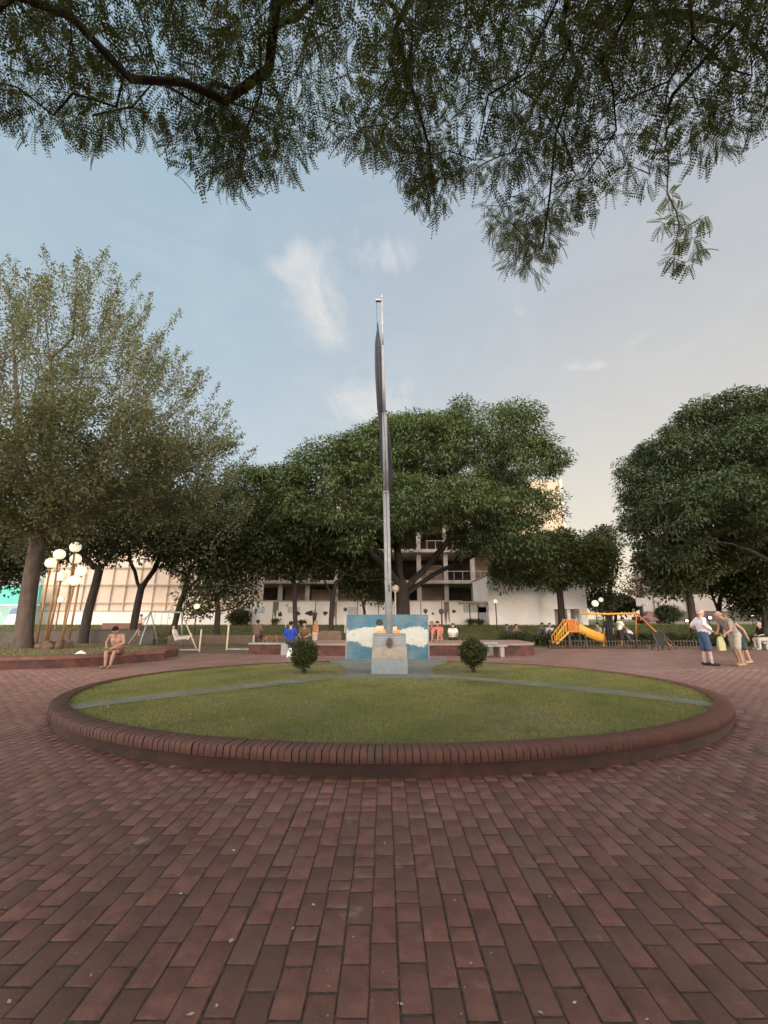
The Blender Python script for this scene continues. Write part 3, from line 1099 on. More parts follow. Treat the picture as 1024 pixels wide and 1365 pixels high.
# spray along the long low limb that reaches to the right
for k in range(16):
    f = rng.uniform(.45, 1.0)
    q = P(175 + f * 120, 645 - f * 55, D0 + 1) + rng.normal(0, .35, 3)
    tipp = q + np.array([rng.uniform(.7, 1.5), rng.normal(0, .4), rng.uniform(.25, .75)])
    shoots.append((q, tipp))
st = np.array([s_[0] for s_ in shoots]); tp = np.array([s_[1] for s_ in shoots])
npl = 190
f = rng.random((len(shoots), npl))
cen = st[:, None] + (tp - st)[:, None] * f[..., None]
wid = (.31 * (1 - f) ** .8 + .05)[..., None]
off = rng.normal(0, 1, cen.shape) * wid * .62
p = (cen + off).reshape(-1, 3)
ax = rng.normal(0, 1, p.shape) + unit(off.reshape(-1, 3)) * 1.0 + np.array([0, 0, .25])
nr = rng.normal(0, 1, p.shape) + np.array([0, 0, .4])
V2, F2 = kites(p, ax, nr, rng.uniform(.075, .135, len(p)), rng.uniform(.05, .085, len(p)), .05)
t2 = np.clip(np.repeat(rng.random(len(shoots)), npl) * .5 + rng.random(len(p)) ** 2 * .7 - .1, 0, 1)
# lower skirt of leafy clumps
lob = [lobe(70, 640, D0 - 1, 110, 62), lobe(180, 640, D0, 85, 52), lobe(-30, 650, D0, 90, 62), lobe(110, 600, D0 - 3, 120, 70), lobe(20, 700, D0, 60, 30), lobe(130, 680, D0 - 1, 80, 34), lobe(230, 640, D0 + 1.5, 60, 45)]
T = lobe_points(lob, 230, .5, inner=.3, zmin=4.4, bottom=.9)
t = thing('upright_tree', 'pale olive tree with spiky upright shoots above a thick grey trunk at far left', 'tree', tuple(b))
A, par, ln = skeleton(lim, np.vstack([T, st]), step=.5, jit=.08, min_node=4, upbias=-.03)
# continue every shoot stem to its tip
k0 = len(T)
A2, p2 = list(A), list(par)
for i in range(len(shoots)):
    a0 = ln[k0 + i]
    for q in (.5, 1.0):
        A2.append(st[i] + (tp[i] - st[i]) * q * .96); p2.append(a0); a0 = len(A2) - 1
limb_mesh('trunk', np.array(A2), np.array(p2), .285, .010, M['bark_pale'], t, b)
V_, F_, tn = crown_leaves(T, 185, .80, .15, .09, flat=.8, hang=.2, upper=.3)
F_ = np.vstack([F_, F2 + len(V_)]); V_ = np.vstack([V_, V2]); tn = np.concatenate([tn, t2])
obj('crown', np_mesh('crown', V_ - b, F_, tn), LEAF['poplar'], t)

# ---- dark trees standing on the bank between the pale tree and the big one
def small_tree(label, limbs_px, D, lobes_px, n_cl, root_r, leaf='dark', n_per=110, Rc=.8, L_=.22, W_=.12, name='park_tree', zlow=None, base_dz=-.08, group=None, mind=.5, **kw):
    lim_ = []
    for i, l in enumerate(limbs_px):
        pts = [P(q[0], q[1], D + (q[2] if len(q) > 2 else 0)) for q in l]
        if i == 0:
            pts[0] = gp(l[0][0], D, base_dz)
        lim_.append(pts)
    lob_ = [lobe(a, b_, D + dd, rx, rz) for (a, b_, dd, rx, rz) in lobes_px]
    T_ = lobe_points(lob_, n_cl, mind, inner=.3, zmin=zlow, bottom=.8)
    return tree(name, label, lim_, T_, root_r, leaf, n_per, Rc, L_, W_, group=group, flat=.7, hang=.35, upper=.4, **kw)


GB = 'trees on the bank behind the plaza'
small_tree('dark leaning tree behind the cluster of globe lamps', [[(110, 850), (118, 815), (127, 780), (133, 755)], [(131, 765), (150, 735), (165, 700)], [(131, 765), (112, 735), (95, 700)]], 24,
           [(130, 705, 0, 75, 48), (80, 715, 1, 60, 40), (190, 700, 0, 60, 45), (20, 720, 2, 55, 38)], 190, .22, group=GB, zlow=3.9)
small_tree('dark tree whose trunk forks in a clear Y behind the left swing', [[(176, 842), (184, 805), (188, 785)], [(188, 787), (179, 762), (172, 735), (165, 705)], [(188, 787), (204, 760), (222, 730), (240, 700)]], 28,
           [(205, 695, 0, 70, 44), (255, 705, 1, 55, 40), (160, 705, 1, 55, 40), (285, 690, 2, 45, 42)], 190, .21, group=GB, zlow=4.6, L_=.24)
small_tree('slender leaning tree just right of the left swing', [[(229, 838), (240, 805), (246, 790)], [(246, 791), (262, 775), (275, 765)], [(246, 791), (250, 770), (262, 745)]], 27.5,
           [(270, 735, 0, 48, 34), (300, 725, 1, 40, 34), (235, 725, 1, 40, 26)], 110, .17, group=GB, zlow=4.2, L_=.24)
small_tree('small tree with loose light leaves in front of the tarp wall', [[(288, 845), (291, 815), (289, 795)], [(290, 798), (280, 780), (270, 765)], [(290, 798), (303, 780), (315, 770)]], 27,
           [(290, 775, 0, 42, 24), (262, 802, 0, 20, 18), (318, 790, 0, 22, 26), (310, 750, 0, 40, 34)], 120, .17, group=GB, zlow=1.4, L_=.24, n_per=60)
small_tree('thin straight tree with short branches left of the mural', [[(395, 838), (393, 800), (394, 780), (390, 760)], [(394, 782), (380, 760), (365, 745)], [(393, 785), (410, 762), (425, 750)]], 27,
           [(385, 745, 0, 48, 28), (360, 735, -1, 40, 30), (410, 740, 0, 40, 26)], 100, .14, group=GB, zlow=4.2, L_=.24)
small_tree('thin crooked tree growing next to a brown box left of the mural', [[(441, 838), (442, 815), (444, 798), (436, 780)], [(440, 790), (430, 765), (415, 745)], [(441, 790), (455, 770), (465, 755)]], 27,
           [(440, 748, 0, 44, 26), (470, 740, 1, 40, 28), (425, 735, 0, 38, 24)], 95, .15, group=GB, zlow=4.4, L_=.24)
small_tree('spindly forked sapling directly behind the mural, low dark leaves', [[(486, 838), (486, 815), (484, 805)], [(485, 806), (480, 795), (478, 788)], [(485, 806), (491, 795), (496, 788)]], 30,
           [(485, 780, 0, 28, 14), (505, 795, 0, 14, 10)], 34, .10, group=GB, zlow=2.6, L_=.22)
small_tree('medium round tree in front of the plain white wall right of the mural', [[(749, 838), (748, 810), (746, 785)], [(747, 790), (730, 775), (715, 765)], [(747, 788), (765, 770), (780, 755)], [(746, 786), (745, 760), (748, 735)]], 32,
           [(748, 752, 0, 62, 38), (704, 764, -1, 44, 26), (784, 750, 0, 34, 34), (690, 738, 1, 30, 24), (735, 732, 1, 40, 22)], 170, .24, leaf='tipuana_warm', group=GB, zlow=3.9, L_=.30, W_=.12, mind=.6)
small_tree('dark tree hiding the end of the white wall, beside the glowing gap', [[(812, 838), (812, 800), (815, 770)], [(813, 780), (800, 760), (795, 740)], [(814, 775), (824, 760), (818, 740)]], 37,
           [(796, 772, 0, 20, 38), (800, 738, 1, 20, 26), (796, 800, 0, 16, 20), (806, 716, 2, 12, 16)], 80, .24, group=GB, zlow=1.8, L_=.28)
small_tree('dark tree with a leaning trunk behind the two standing men', [[(926, 838), (921, 805), (914, 778), (907, 755)], [(916, 785), (893, 765), (878, 750)], [(910, 765), (930, 745), (945, 730)]], 25,
           [(905, 745, 0, 44, 30), (890, 755, 1, 18, 30), (940, 735, 0, 40, 24), (892, 780, 0, 18, 22)], 150, .19, group=GB, zlow=2.9, L_=.24)
small_tree('bright green tree with two thin trunks behind the bending man', [[(962, 838), (958, 815), (950, 795)], [(955, 805), (966, 785), (975, 770)], [(951, 798), (945, 780), (940, 770)]], 30,
           [(970, 775, 0, 46, 30), (935, 762, 0, 28, 24), (1000, 755, 1, 44, 32), (960, 745, 2, 40, 24)], 150, .16, leaf='bright', group=GB, zlow=3.4, L_=.26)
small_tree('deep shaded tree filling the right edge behind the seated person', [[(1022, 838), (1020, 810), (1018, 780)], [(1019, 790), (1005, 770), (995, 755)], [(1018, 785), (1035, 765), (1045, 750)]], 27,
           [(1020, 775, 0, 40, 36), (1005, 800, 1, 22, 24), (1050, 770, 0, 40, 40), (1040, 805, 0, 20, 26)], 150, .2, group=GB, zlow=1.8, L_=.26)
small_tree('sparse reddish tree silhouetted in the bright gap between the buildings', [[(856, 838), (855, 800), (853, 770)], [(854, 785), (845, 770), (838, 760)], [(854, 780), (862, 765), (866, 750)]], 50,
           [(858, 772, 0, 14, 26), (845, 786, 0, 12, 12), (862, 750, 1, 14, 16)], 40, .15, leaf='red', group=GB, zlow=2.5, L_=.35, W_=.16, n_per=40)
small_tree('dim shaded tree at the far left edge above the teal panel', [[(-40, 845), (-20, 800), (0, 770)], [(-15, 790), (10, 770), (25, 745)]], 26,
           [(0, 745, 0, 45, 32), (-40, 740, 0, 50, 40), (20, 765, 1, 24, 20)], 110, .28, group=GB, zlow=3.0, L_=.24)

# ---- overhead tree: trunk behind the camera, boughs hanging into the top of the view
rng = np.random.default_rng(21)
OUT = [(-300, 150), (-60, 175), (0, 168), (28, 188), (55, 205), (72, 178), (98, 192), (122, 215), (150, 192), (172, 185), (205, 198), (232, 226), (262, 248), (300, 262), (325, 270),
       (346, 246), (398, 238), (420, 212), (440, 194), (470, 204), (482, 216), (512, 222), (530, 246), (556, 288), (580, 303), (604, 272), (626, 238), (644, 290), (655, 350),
       (690, 374), (725, 384), (746, 344), (762, 310), (800, 300), (808, 268), (830, 248), (858, 264), (882, 252), (902, 222), (940, 228), (962, 212), (1000, 205), (1030, 182), (1150, 170), (1400, 140)]
OXs = [p_[0] for p_ in OUT]; OYs = [p_[1] for p_ in OUT]


def density(px, py):
    """how closely the photo's canopy is filled (1 = solid)"""
    edge = np.interp(px, OXs, OYs) - py
    d = 1.0 if edge > 0 else 0.0
    if px < 70: d *= .42
    if 170 < px < 270 and py < 150: d *= .55
    if 190 < px < 260 and 130 < py < 190: d *= .3
    if 470 < px < 510 and py < 150: d *= .5
    if px > 840 and py < 230: d *= .62
    if 330 < px < 470 and py < 40: d *= .6
    d *= np.clip(.52 + .9 * math.sin(px * .042 + 1.3 * math.sin(py * .03)) * math.sin(py * .046 + px * .013) + .3 * math.sin(px * .11 + py * .07), .03, 1)
    return d


def clear_of_edge(q):
    rel = q - CAM
    zc_ = rel @ _f
    px = 512 + FPX * (rel @ _r) / zc_; py = 682.5 - FPX * (rel @ _u) / zc_
    return px, py


T = []
tries = 0
while len(T) < 455 and tries < 60000:
    tries += 1
    px = rng.uniform(-130, 1160); py = rng.uniform(-160, 385)
    if rng.random() > density(px, py + 16): continue
    z = rng.uniform(6.0, 7.9)
    q = PZ(px, py, z)
    if T and np.min(np.linalg.norm(np.array(T) - q, axis=1)) < .23: continue
    T.append(q)
vis = len(T)
# the dangling spray on the right
spray = [P(893, 262, 5.9), P(902, 285, 5.9), P(918, 300, 5.9), P(940, 290, 5.9), P(905, 320, 5.9), P(925, 318, 5.9), P(900, 345, 5.9), P(930, 335, 5.9), P(915, 350, 5.9), P(885, 298, 5.9)]
T += spray
# the rest of the crown above and behind the camera
while len(T) < vis + 10 + 170:
    a = rng.random() * 6.283; rr = 6.5 * math.sqrt(rng.random())
    q = np.array([1.5 + rr * math.cos(a) * 1.25, -2.6 + rr * math.sin(a) * .85, rng.uniform(6.6, 9.6)])
    if q[1] > 1.6: continue
    T.append(q)
nback = 0
BK = []
while len(BK) < 230:                      # unseen lower skirt of the crown behind and beside the camera, shaped to block sky light
    a = rng.random() * 6.283; rr = 9.0 * math.sqrt(rng.random())
    q = np.array([.5 + rr * math.cos(a) * 1.25, -5.5 + rr * math.sin(a) * .8, rng.uniform(4.8, 9.2)])
    if q[1] > -1.5 or np.hypot(q[0], q[1]) < 2.5: continue
    BK.append(q)
while len(BK) < 430:                      # the crown reaches out sideways past both edges of the view
    q = np.array([rng.choice([-1, 1]) * rng.uniform(3.5, 13), rng.uniform(-5, 6), rng.uniform(5.4, 9.2)])
    rel = q - CAM; zz = rel @ _f
    if zz > 0:
        px, py = 512 + FPX * (rel @ _r) / zz, 682.5 - FPX * (rel @ _u) / zz
        if -160 < px < 1190 and py > -260: continue
    BK.append(q)
nfront = len(T)
T += BK
T = np.array(T)
b = np.array([3.2, -4.2, -.05])
lim = [[b, (3.0, -4.0, 1.6), (2.7, -3.6, 3.2), (2.5, -3.2, 4.4)],
       [(2.5, -3.2, 4.4), (2.2, -1.0, 6.4), PZ(768, -60, 7.3), PZ(764, 60, 7.3), PZ(768, 105, 7.2), PZ(745, 180, 7.0), PZ(735, 260, 6.7), PZ(722, 330, 6.4)],
       [(2.5, -3.2, 4.4), (1.0, -1.2, 6.3), PZ(470, -60, 7.3), PZ(405, 14, 7.3), PZ(348, 52, 7.2), PZ(345, 120, 7.0), PZ(320, 200, 6.7)],
       [(2.2, -1.0, 6.4), PZ(840, -60, 7.2), PZ(895, 25, 7.2), PZ(975, 32, 7.2), PZ(1040, 80, 7.0)],
       [(1.0, -1.2, 6.3), PZ(560, -40, 7.4), PZ(525, 30, 7.3), PZ(548, 110, 7.1), PZ(575, 200, 6.8), PZ(580, 270, 6.6)],
       [(1.0, -1.2, 6.3), PZ(230, -200, 7.9), PZ(100, -60, 7.6), PZ(60, 60, 7.3)],
       [(2.5, -3.2, 4.4), (4.5, -4.5, 6.5), (6.5, -5, 8)], [(2.5, -3.2, 4.4), (0, -5, 6.8), (-2.5, -5, 8)],
       [PZ(764, 60, 7.3), PZ(660, 140, 7.1), PZ(640, 190, 7.0)],
       [PZ(975, 32, 7.2), PZ(900, 130, 7.0), P(890, 215, 5.9), P(893, 262, 5.9), P(905, 300, 5.9)]]
t = thing('overhanging_tree', 'leafy tree overhead whose dark feathery boughs hang across the top of the view', 'tree', tuple(b))
A, par, ln = skeleton(lim, T, step=.32, jit=.10, min_node=6, upbias=.02, pathw=.10)
limb_mesh('trunk', A, par, .28, .0045, M['bark'], t, b)


def fronds(pos, axis, nrm, L_, leaflets=9, fat=1.0):
    """pinnate leaves: paired leaflets along a drooping midrib"""
    n = len(pos)
    axis = unit(axis); side = unit(np.cross(axis, nrm)); up = np.cross(side, axis)
    Vs = []
    for k in range(leaflets):
        u = (k + .9) / (leaflets + .6)
        cu = -.28 * u * u
        basep = pos + axis * (L_ * u)[:, None] + up * (L_ * cu)[:, None]
        ll = L_ * .165 * fat * (1 - .5 * abs(u - .45))
        for s_ in (-1, 1):
            d = unit(axis * .38 + side * s_ - up * (.15 + .25 * u))
            wv = axis * (ll * .23 * fat ** .5)[:, None]
            tip = basep + d * ll[:, None]
            mid = basep + d * (ll * .5)[:, None]
            Vs.append(np.stack([basep, mid + wv, tip, mid - wv], 1))
    tipb = pos + axis * (L_ * 1.0)[:, None] - up * (L_ * .30)[:, None]
    w_ = side * .0028
    Vs.append(np.stack([pos + w_, pos - w_, tipb - w_ * .4, tipb + w_ * .4], 1))
    V_ = np.concatenate([v[:, None] for v in Vs], 1).reshape(-1, 3)
    F_ = np.arange(len(V_)).reshape(-1, 4)
    return V_, F_, len(Vs)


NF = np.where(np.arange(len(T)) < vis, 28, 14)
NF[vis:vis + 10] = 13
NF[nfront:] = 0
rep = np.repeat(np.arange(len(T)), NF)
N_ = len(rep)
rc = np.where(rep < vis, .33, np.where(rep < vis + 10, .09, .62))
d = unit(rng.normal(0, 1, (N_, 3)))
pos = T[rep] + d * (rc * rng.random(N_) ** .5)[:, None] * np.array([1, 1, .8])
ax = d * .8 + rng.normal(0, .35, (N_, 3)); ax[:, 2] -= .75
nr = rng.normal(0, .6, (N_, 3)) + np.array([0, -.2, .8])
ok = np.ones(N_, bool)
for i in range(N_):                       # keep the lower outline of the boughs
    if rep[i] < vis:
        q = pos[i] + unit(ax[i]) * .15
        rel = q - CAM; zz = rel @ _f
        px = 512 + FPX * (rel @ _r) / zz; py = 682.5 - FPX * (rel @ _u) / zz
        if py > np.interp(px, OXs, OYs) + 4: ok[i] = False
pos, ax, nr, rep = pos[ok], ax[ok], nr[ok], rep[ok]
tw = np.clip(rng.random(len(T))[rep] * .6 + rng.random(len(pos)) * .4, 0, 1)
sp_ = (rep >= vis) & (rep < vis + 10)
V_, F_, kk = fronds(pos[~sp_], ax[~sp_], nr[~sp_], rng.uniform(.17, .30, (~sp_).sum()))
V3, F3, k3 = fronds(pos[sp_], ax[sp_], nr[sp_] * np.array([1, .6, .5]) + np.array([0, -.9, 0]), rng.uniform(.20, .28, sp_.sum()), 7, 1.5)
F_ = np.vstack([F_, F3 + len(V_)]); V_ = np.vstack([V_, V3])
tn = np.concatenate([np.repeat(tw[~sp_], kk), np.repeat(tw[sp_], k3)])
V2, F2, t2 = crown_leaves(T[nfront:], 150, 1.0, .30, .12, flat=.7, hang=.5, upper=.4)
F_ = np.vstack([F_, F2 + len(V_)]); V_ = np.vstack([V_, V2]); tn = np.concatenate([tn, t2])
obj('crown', np_mesh('crown', V_ - b, F_, tn), LEAF['canopy'], t)

# ================================================================== FLAGPOLE, PEDESTAL, MURAL, BUSHES
PX, PY = .12, 10.05
ped = thing('pedestal', 'striped grey, beige and blue masonry pedestal carrying the flagpole and a bronze oval emblem', 'pedestal', (PX, PY, .28))
zt = float(lawn_z(PX, PY)) - .28
mb = MB().box((0, 0, zt + .16), (.80, .74, .31), bev=.012)
mb.build('base_block', mat('pedestal_blue', (.225, .265, .285), .85, .14, 5, bump=.003, bscale=40, patch=(.19, .18, .155), pscale=3, pcut=.6), ped)
mb = MB().box((0, 0, zt + .16 + .155 + .135), (.77, .70, .27), bev=.012)
mb.build('middle_block', mat('pedestal_beige', (.32, .285, .245), .85, .14, 6, bump=.003, bscale=40, patch=(.38, .34, .30), pscale=4, pcut=.55), ped)
mb = MB().box((0, 0, zt + .585 + .115), (.735, .66, .23), bev=.012).box((0, 0, zt + .829), (.745, .67, .026), bev=.008)
mb.build('top_block', mat('pedestal_grey', (.26, .285, .31), .85, .12, 5, bump=.003, bscale=40, patch=(.20, .20, .20), pscale=3, pcut=.62), ped)
em = MB()
for (rx, rz_, dy, th) in ((.075, .115, 0, .03), (.055, .09, -.012, .03)):
    vs, n = [], 28
    for s_ in (0, 1):
        for k in range(n):
            a = 2 * math.pi * k / n
            q = 1 + (.05 * math.cos(9 * a) if dy == 0 else 0)
            vs.append((rx * q * math.cos(a), -.34 + dy - s_ * th, zt + .585 + .07 + rz_ * q * math.sin(a)))
    em.add(vs, [tuple(range(n))[::-1], tuple(range(n, 2 * n))] + [(k, (k + 1) % n, n + (k + 1) % n, n + k) for k in range(n)])
em.ball((0, -.385, zt + .665), (.030, .018, .05)).ball((0, -.385, zt + .715), (.018, .015, .022)).bar((-.035, -.39, zt + .64), (.035, -.39, zt + .66), .012)
em.build('emblem', M['stone'], ped)

ztop = .28 + zt + .842
pole = thing('flagpole', 'tall stepped steel flagpole rising from the pedestal', 'flagpole', (PX, PY, ztop))
LEAN = -.020


def pole_pt(z): return (LEAN * (z - 1.1), 0, z - ztop)


secs = [(ztop - .03, 4.52, .080, .078), (4.52, 6.67, .066, .064), (6.67, 8.69, .045, .043), (8.69, 10.28, .031, .028)]
for i, (a, b_, r0, r1) in enumerate(secs):
    MB().path([pole_pt(a), pole_pt((a + b_) / 2), pole_pt(b_)], [r0, (r0 + r1) / 2, r1], 20).build('shaft', M['steel'], pole)
    if i < 3:
        MB().path([pole_pt(b_ - .03), pole_pt(b_ + .015)], [r1 + .006, r1 + .002], 20).build('collar', M['steel'], pole)
q = pole_pt(10.28)
MB().bar((q[0], 0, q[2] - .08), (q[0] - .17, 0, q[2] - .08), .085, .05).build('pulley_bracket', M['steel'], pole)
MB().ball((q[0], 0, q[2] + .07), (.04, .04, .05)).path([(q[0], 0, q[2] - .02), (q[0], 0, q[2] + .06)], .032, 12).build('finial', M['steel'], pole)
MB().path([(q[0] - .15, -.01, q[2] - .1), (q[0] - .13, -.03, q[2] - 1.0), pole_pt(6.0)[:1] + (-.09, 6.0 - ztop), pole_pt(2.2)[:1] + (-.10, 2.2 - ztop)], .005, 5).build('halyard', M['rust'], pole)
MB().box((.0, -.095, 2.15 - ztop), (.03, .03, .16), bev=.006).build('cleat', M['rust'], pole)

# limp flag: gathered cloth hanging in folds down the pole
prof = [(9.55, -.130, .008), (9.30, -.130, .024), (9.10, -.135, .050), (8.85, -.140, .080), (8.5, -.140, .090), (8.1, -.140, .092), (7.6, -.13, .095), (7.2, -.115, .09), (6.9, -.10, .092),
        (6.5, -.04, .105), (6.1, -.005, .13), (5.7, .01, .148), (5.35, .03, .155), (5.05, .05, .14), (4.8, .075, .105), (4.62, .085, .035), (4.5, .09, .01)]
zz = np.linspace(9.55, 4.5, 90)
pz = np.array([p_[0] for p_ in prof])[::-1]; pc = np.array([p_[1] for p_ in prof])[::-1]; pr = np.array([p_[2] for p_ in prof])[::-1]
nk = 56
V, F, tn = [], [], []
for i, z in enumerate(zz):
    c = np.interp(z, pz, pc) + LEAN * (z - 1.1) * 1.0; r = np.interp(z, pz, pr) * .85
    for k in range(nk):
        a = 2 * math.pi * k / nk
        fold = 1 + .34 * math.sin(5 * a + .55 * math.sin(z * 1.1)) * (.6 + .4 * math.sin(z * .9 + a)) + .12 * math.sin(11 * a + z * .7)
        rr = r * max(.25, fold)
        V.append((c + rr * math.cos(a), .09 + .70 * rr * math.sin(a), z - ztop + .06 * math.sin(a * 2 + 1) * (1 if 0 < i < 89 else 0)))
for i in range(len(zz) - 1):
    for k in range(nk):
        F.append((i * nk + k, i * nk + (k + 1) % nk, (i + 1) * nk + (k + 1) % nk, (i + 1) * nk + k))
        tn.append(1.0 if (k % 11) in (0, 1) or 30 < k < 35 else 0.0)
fl = obj('flag', np_mesh('flag', V, F, tn, smooth_=True), mat('flag_cloth', (.05, .052, .06), .85, .12, 3, col2=(.085, .10, .12), attr=True, spec=.15))  # dark cloth colour stands in for backlit shade on a paler flag
fl.location = (PX, PY, ztop)
tag(fl, 'limp flag toned dark as if backlit, hanging in long folds against the flagpole', 'flag')

# mural panel
MX, MY = .12, 13.3
c0 = P(516.5, 848, MY)
mw, mh, mz0 = 2.46, 1.30, .29
mr_ = thing('mural_panel', 'painted blue and white wave mural on a low wall behind the flagpole', 'mural', (float(c0[0]), MY, mz0))


def mural_material():
    m = bpy.data.materials.new('mural_paint'); m.use_nodes = True
    N, L = m.node_tree.nodes, m.node_tree.links
    b = N['Principled BSDF']; b.inputs['Roughness'].default_value = .7
    tcn = N.new('ShaderNodeTexCoord'); s = N.new('ShaderNodeSeparateXYZ'); L.new(tcn.outputs['Object'], s.inputs[0])

    def mth(op, a, b_=None, c=None, cl=False):
        n = N.new('ShaderNodeMath'); n.operation = op; n.use_clamp = cl
        for i, v in enumerate((a, b_, c)):
            if v is None: continue
            if isinstance(v, (int, float)): n.inputs[i].default_value = v
            else: L.new(v, n.inputs[i])
        return n.outputs[0]

    def nz(sc, d, st=(1, 1, 1), dist=0.0):
        mp = N.new('ShaderNodeMapping'); mp.inputs['Scale'].default_value = st; L.new(tcn.outputs['Object'], mp.inputs[0])
        n = N.new('ShaderNodeTexNoise'); n.inputs['Scale'].default_value = sc; n.inputs['Detail'].default_value = d
        n.inputs['Distortion'].default_value = dist
        L.new(mp.outputs[0], n.inputs['Vector']); return n.outputs[0]

    def mix(f, a, c):
        n = N.new('ShaderNodeMix'); n.data_type = 'RGBA'
        for s_, v in ((n.inputs[0], f), (n.inputs[6], a), (n.inputs[7], c)):
            if isinstance(v, tuple): s_.default_value = (*v, 1)
            elif isinstance(v, (int, float)): s_.default_value = v
            else: L.new(v, s_)
        return n.outputs[2]
    x, z = s.outputs[0], s.outputs[2]
    wob = mth('ADD', mth('MULTIPLY_ADD', nz(3.2, 4, (1, 1, 1.3), .6), .40, -.20), mth('MULTIPLY_ADD', nz(8.5, 3, (1, 1, 1.6), 1.8), .22, -.11))
    zz_ = mth('ADD', z, wob)
    sw = mth('MULTIPLY', mth('SINE', mth('MULTIPLY_ADD', x, 4.6, .6)), .06)
    blue = mix(nz(5, 5, (1, 1, 3), 1.2), (.016, .075, .125), (.075, .20, .27))
    blue = mix(mth('MULTIPLY_ADD', nz(4.5, 6, (1, 1, 3.0), 2.4), 6, -3.85, True), blue, (.30, .44, .48))
    white = mix(nz(6, 4), (.42, .45, .43), (.54, .53, .47))
    hi = mth('MULTIPLY_ADD', mth('ADD', zz_, sw), 30, -26.2, True)          # top blue above z ~ .93
    lo = mth('MULTIPLY_ADD', mth('ADD', zz_, mth('MULTIPLY', sw, -1.6)), -30, 14.2, True)   # bottom blue under z ~ .40
    c = mix(hi, white, blue); c = mix(lo, c, blue)
    # small dark dashes scattered over the white band
    v = N.new('ShaderNodeTexVoronoi'); v.inputs['Scale'].default_value = 6.5
    mp = N.new('ShaderNodeMapping'); mp.inputs['Scale'].default_value = (1, 1, 2.2); L.new(tcn.outputs['Object'], mp.inputs[0]); L.new(mp.outputs[0], v.inputs['Vector'])
    dots = mth('MULTIPLY', mth('LESS_THAN', v.outputs['Distance'], .17), mth('GREATER_THAN', nz(9, 2), .53))
    dots = mth('MULTIPLY', dots, mth('MULTIPLY', mth('LESS_THAN', z, .92), mth('GREATER_THAN', z, .5)))
    c = mix(dots, c, (.10, .11, .11))
    # worn, dusty paint
    c = mix(mth('MULTIPLY_ADD', nz(2.2, 6), 1.6, -.75, True), c, (.24, .25, .24))
    L.new(c, b.inputs['Base Color'])
    return m


MB().box((0, 0, mh / 2), (mw, .14, mh), bev=.006).build('painted_panel', mural_material(), mr_)
for sx in (-1, 1):
    MB().box((sx * (mw / 2 + .014), 0, mh / 2), (.026, .15, mh)).build('edge_trim', M['concrete'], mr_)


def relief(name, poly, y, th, m):
    n = len(poly)
    vs = [(p_[0], y, p_[1]) for p_ in poly] + [(p_[0], y - th, p_[1]) for p_ in poly]
    MB().add(vs, [tuple(range(n)), tuple(range(n, 2 * n))[::-1]] + [(i, n + i, n + (i + 1) % n, (i + 1) % n) for i in range(n)]).build(name, m, mr_)


HUE = {'or': mat('mural_orange', (.62, .28, .06), .7, .2, 8, col2=(.55, .36, .14)), 'bk': mat('mural_dark', (.035, .03, .03), .7, .2, 8),
       'pk': mat('mural_peach', (.66, .50, .38), .7, .12, 8), 'rd': mat('mural_brown', (.22, .10, .06), .7, .15, 8)}
relief('painted_body', [(-.36, .66), (.04, .64), (.34, .66), (.40, .80), (.30, .88), (.05, .86), (-.20, .86), (-.34, .80)], -.070, .004, HUE['or'])
relief('painted_shoulder', [(-.36, .84), (-.14, .82), (-.10, .94), (-.24, 1.0), (-.36, .93)], -.070, .006, HUE['pk'])
relief('painted_hair', [(-.36, 1.03), (-.30, .97), (-.18, .97), (-.12, 1.05), (-.16, 1.14), (-.26, 1.17), (-.34, 1.12)], -.070, .008, HUE['bk'])
relief('painted_shoulder', [(.16, .84), (.34, .83), (.28, .95), (.17, .94)], -.070, .006, HUE['pk'])
relief('painted_sleeve', [(.28, .86), (.40, .84), (.38, .92), (.30, .95)], -.070, .0085, HUE['rd'])


# clipped bushes either side of the pedestal
def bush(label, px, py, wpx, hpx, D, tilt=0.0):
    c = P(px, py, D)
    c[2] = float(lawn_z(c[0], c[1])) - .01
    m = MPP(D)
    W2, H2 = wpx * m / 2, hpx * m
    t = thing('clipped_bush', label, 'bush', tuple(c), 0, 'clipped bushes beside the pedestal')
    n = 200
    T_ = []
    while len(T_) < n:
        d_ = rng.uniform(-1, 1, 3)
        if (d_ ** 2).sum() > 1: continue
        if (d_ ** 2).sum() < .30: continue
        q = np.array([d_[0] * W2 * (.66 + .38 * (d_[2] + 1) / 2), d_[1] * W2 * (.66 + .38 * (d_[2] + 1) / 2), H2 * (.56 + .36 * d_[2])])
        q += rng.normal(0, .026, 3)
        T_.append(q)
    T_ = np.array(T_)
    A_, par_, _ = skeleton([[(0, 0, -.03), (.0, .01, .06), (.01, 0, .14)], [(0, 0, .06), (-.05, .02, .2)], [(0, 0, .05), (.06, -.01, .2)]], T_, step=.08, jit=.04, min_node=1)
    limb_mesh('stem', A_, par_, .035, .003, M['bark'], t, flare=1.5)
    V_, F_, tn_ = crown_leaves(T_, 42, .085, .05, .026, flat=.9, hang=-.25, upper=.5)
    obj('foliage', np_mesh('foliage', V_, F_, tn_), LEAF['bush'], t)


bush('dark clipped bush left of the flagpole pedestal, bare trunk showing below', 404, 897, 34, 40, 9.95)
bush('slightly taller spiky bush right of the flagpole pedestal', 632, 895, 35, 41, 10.1)

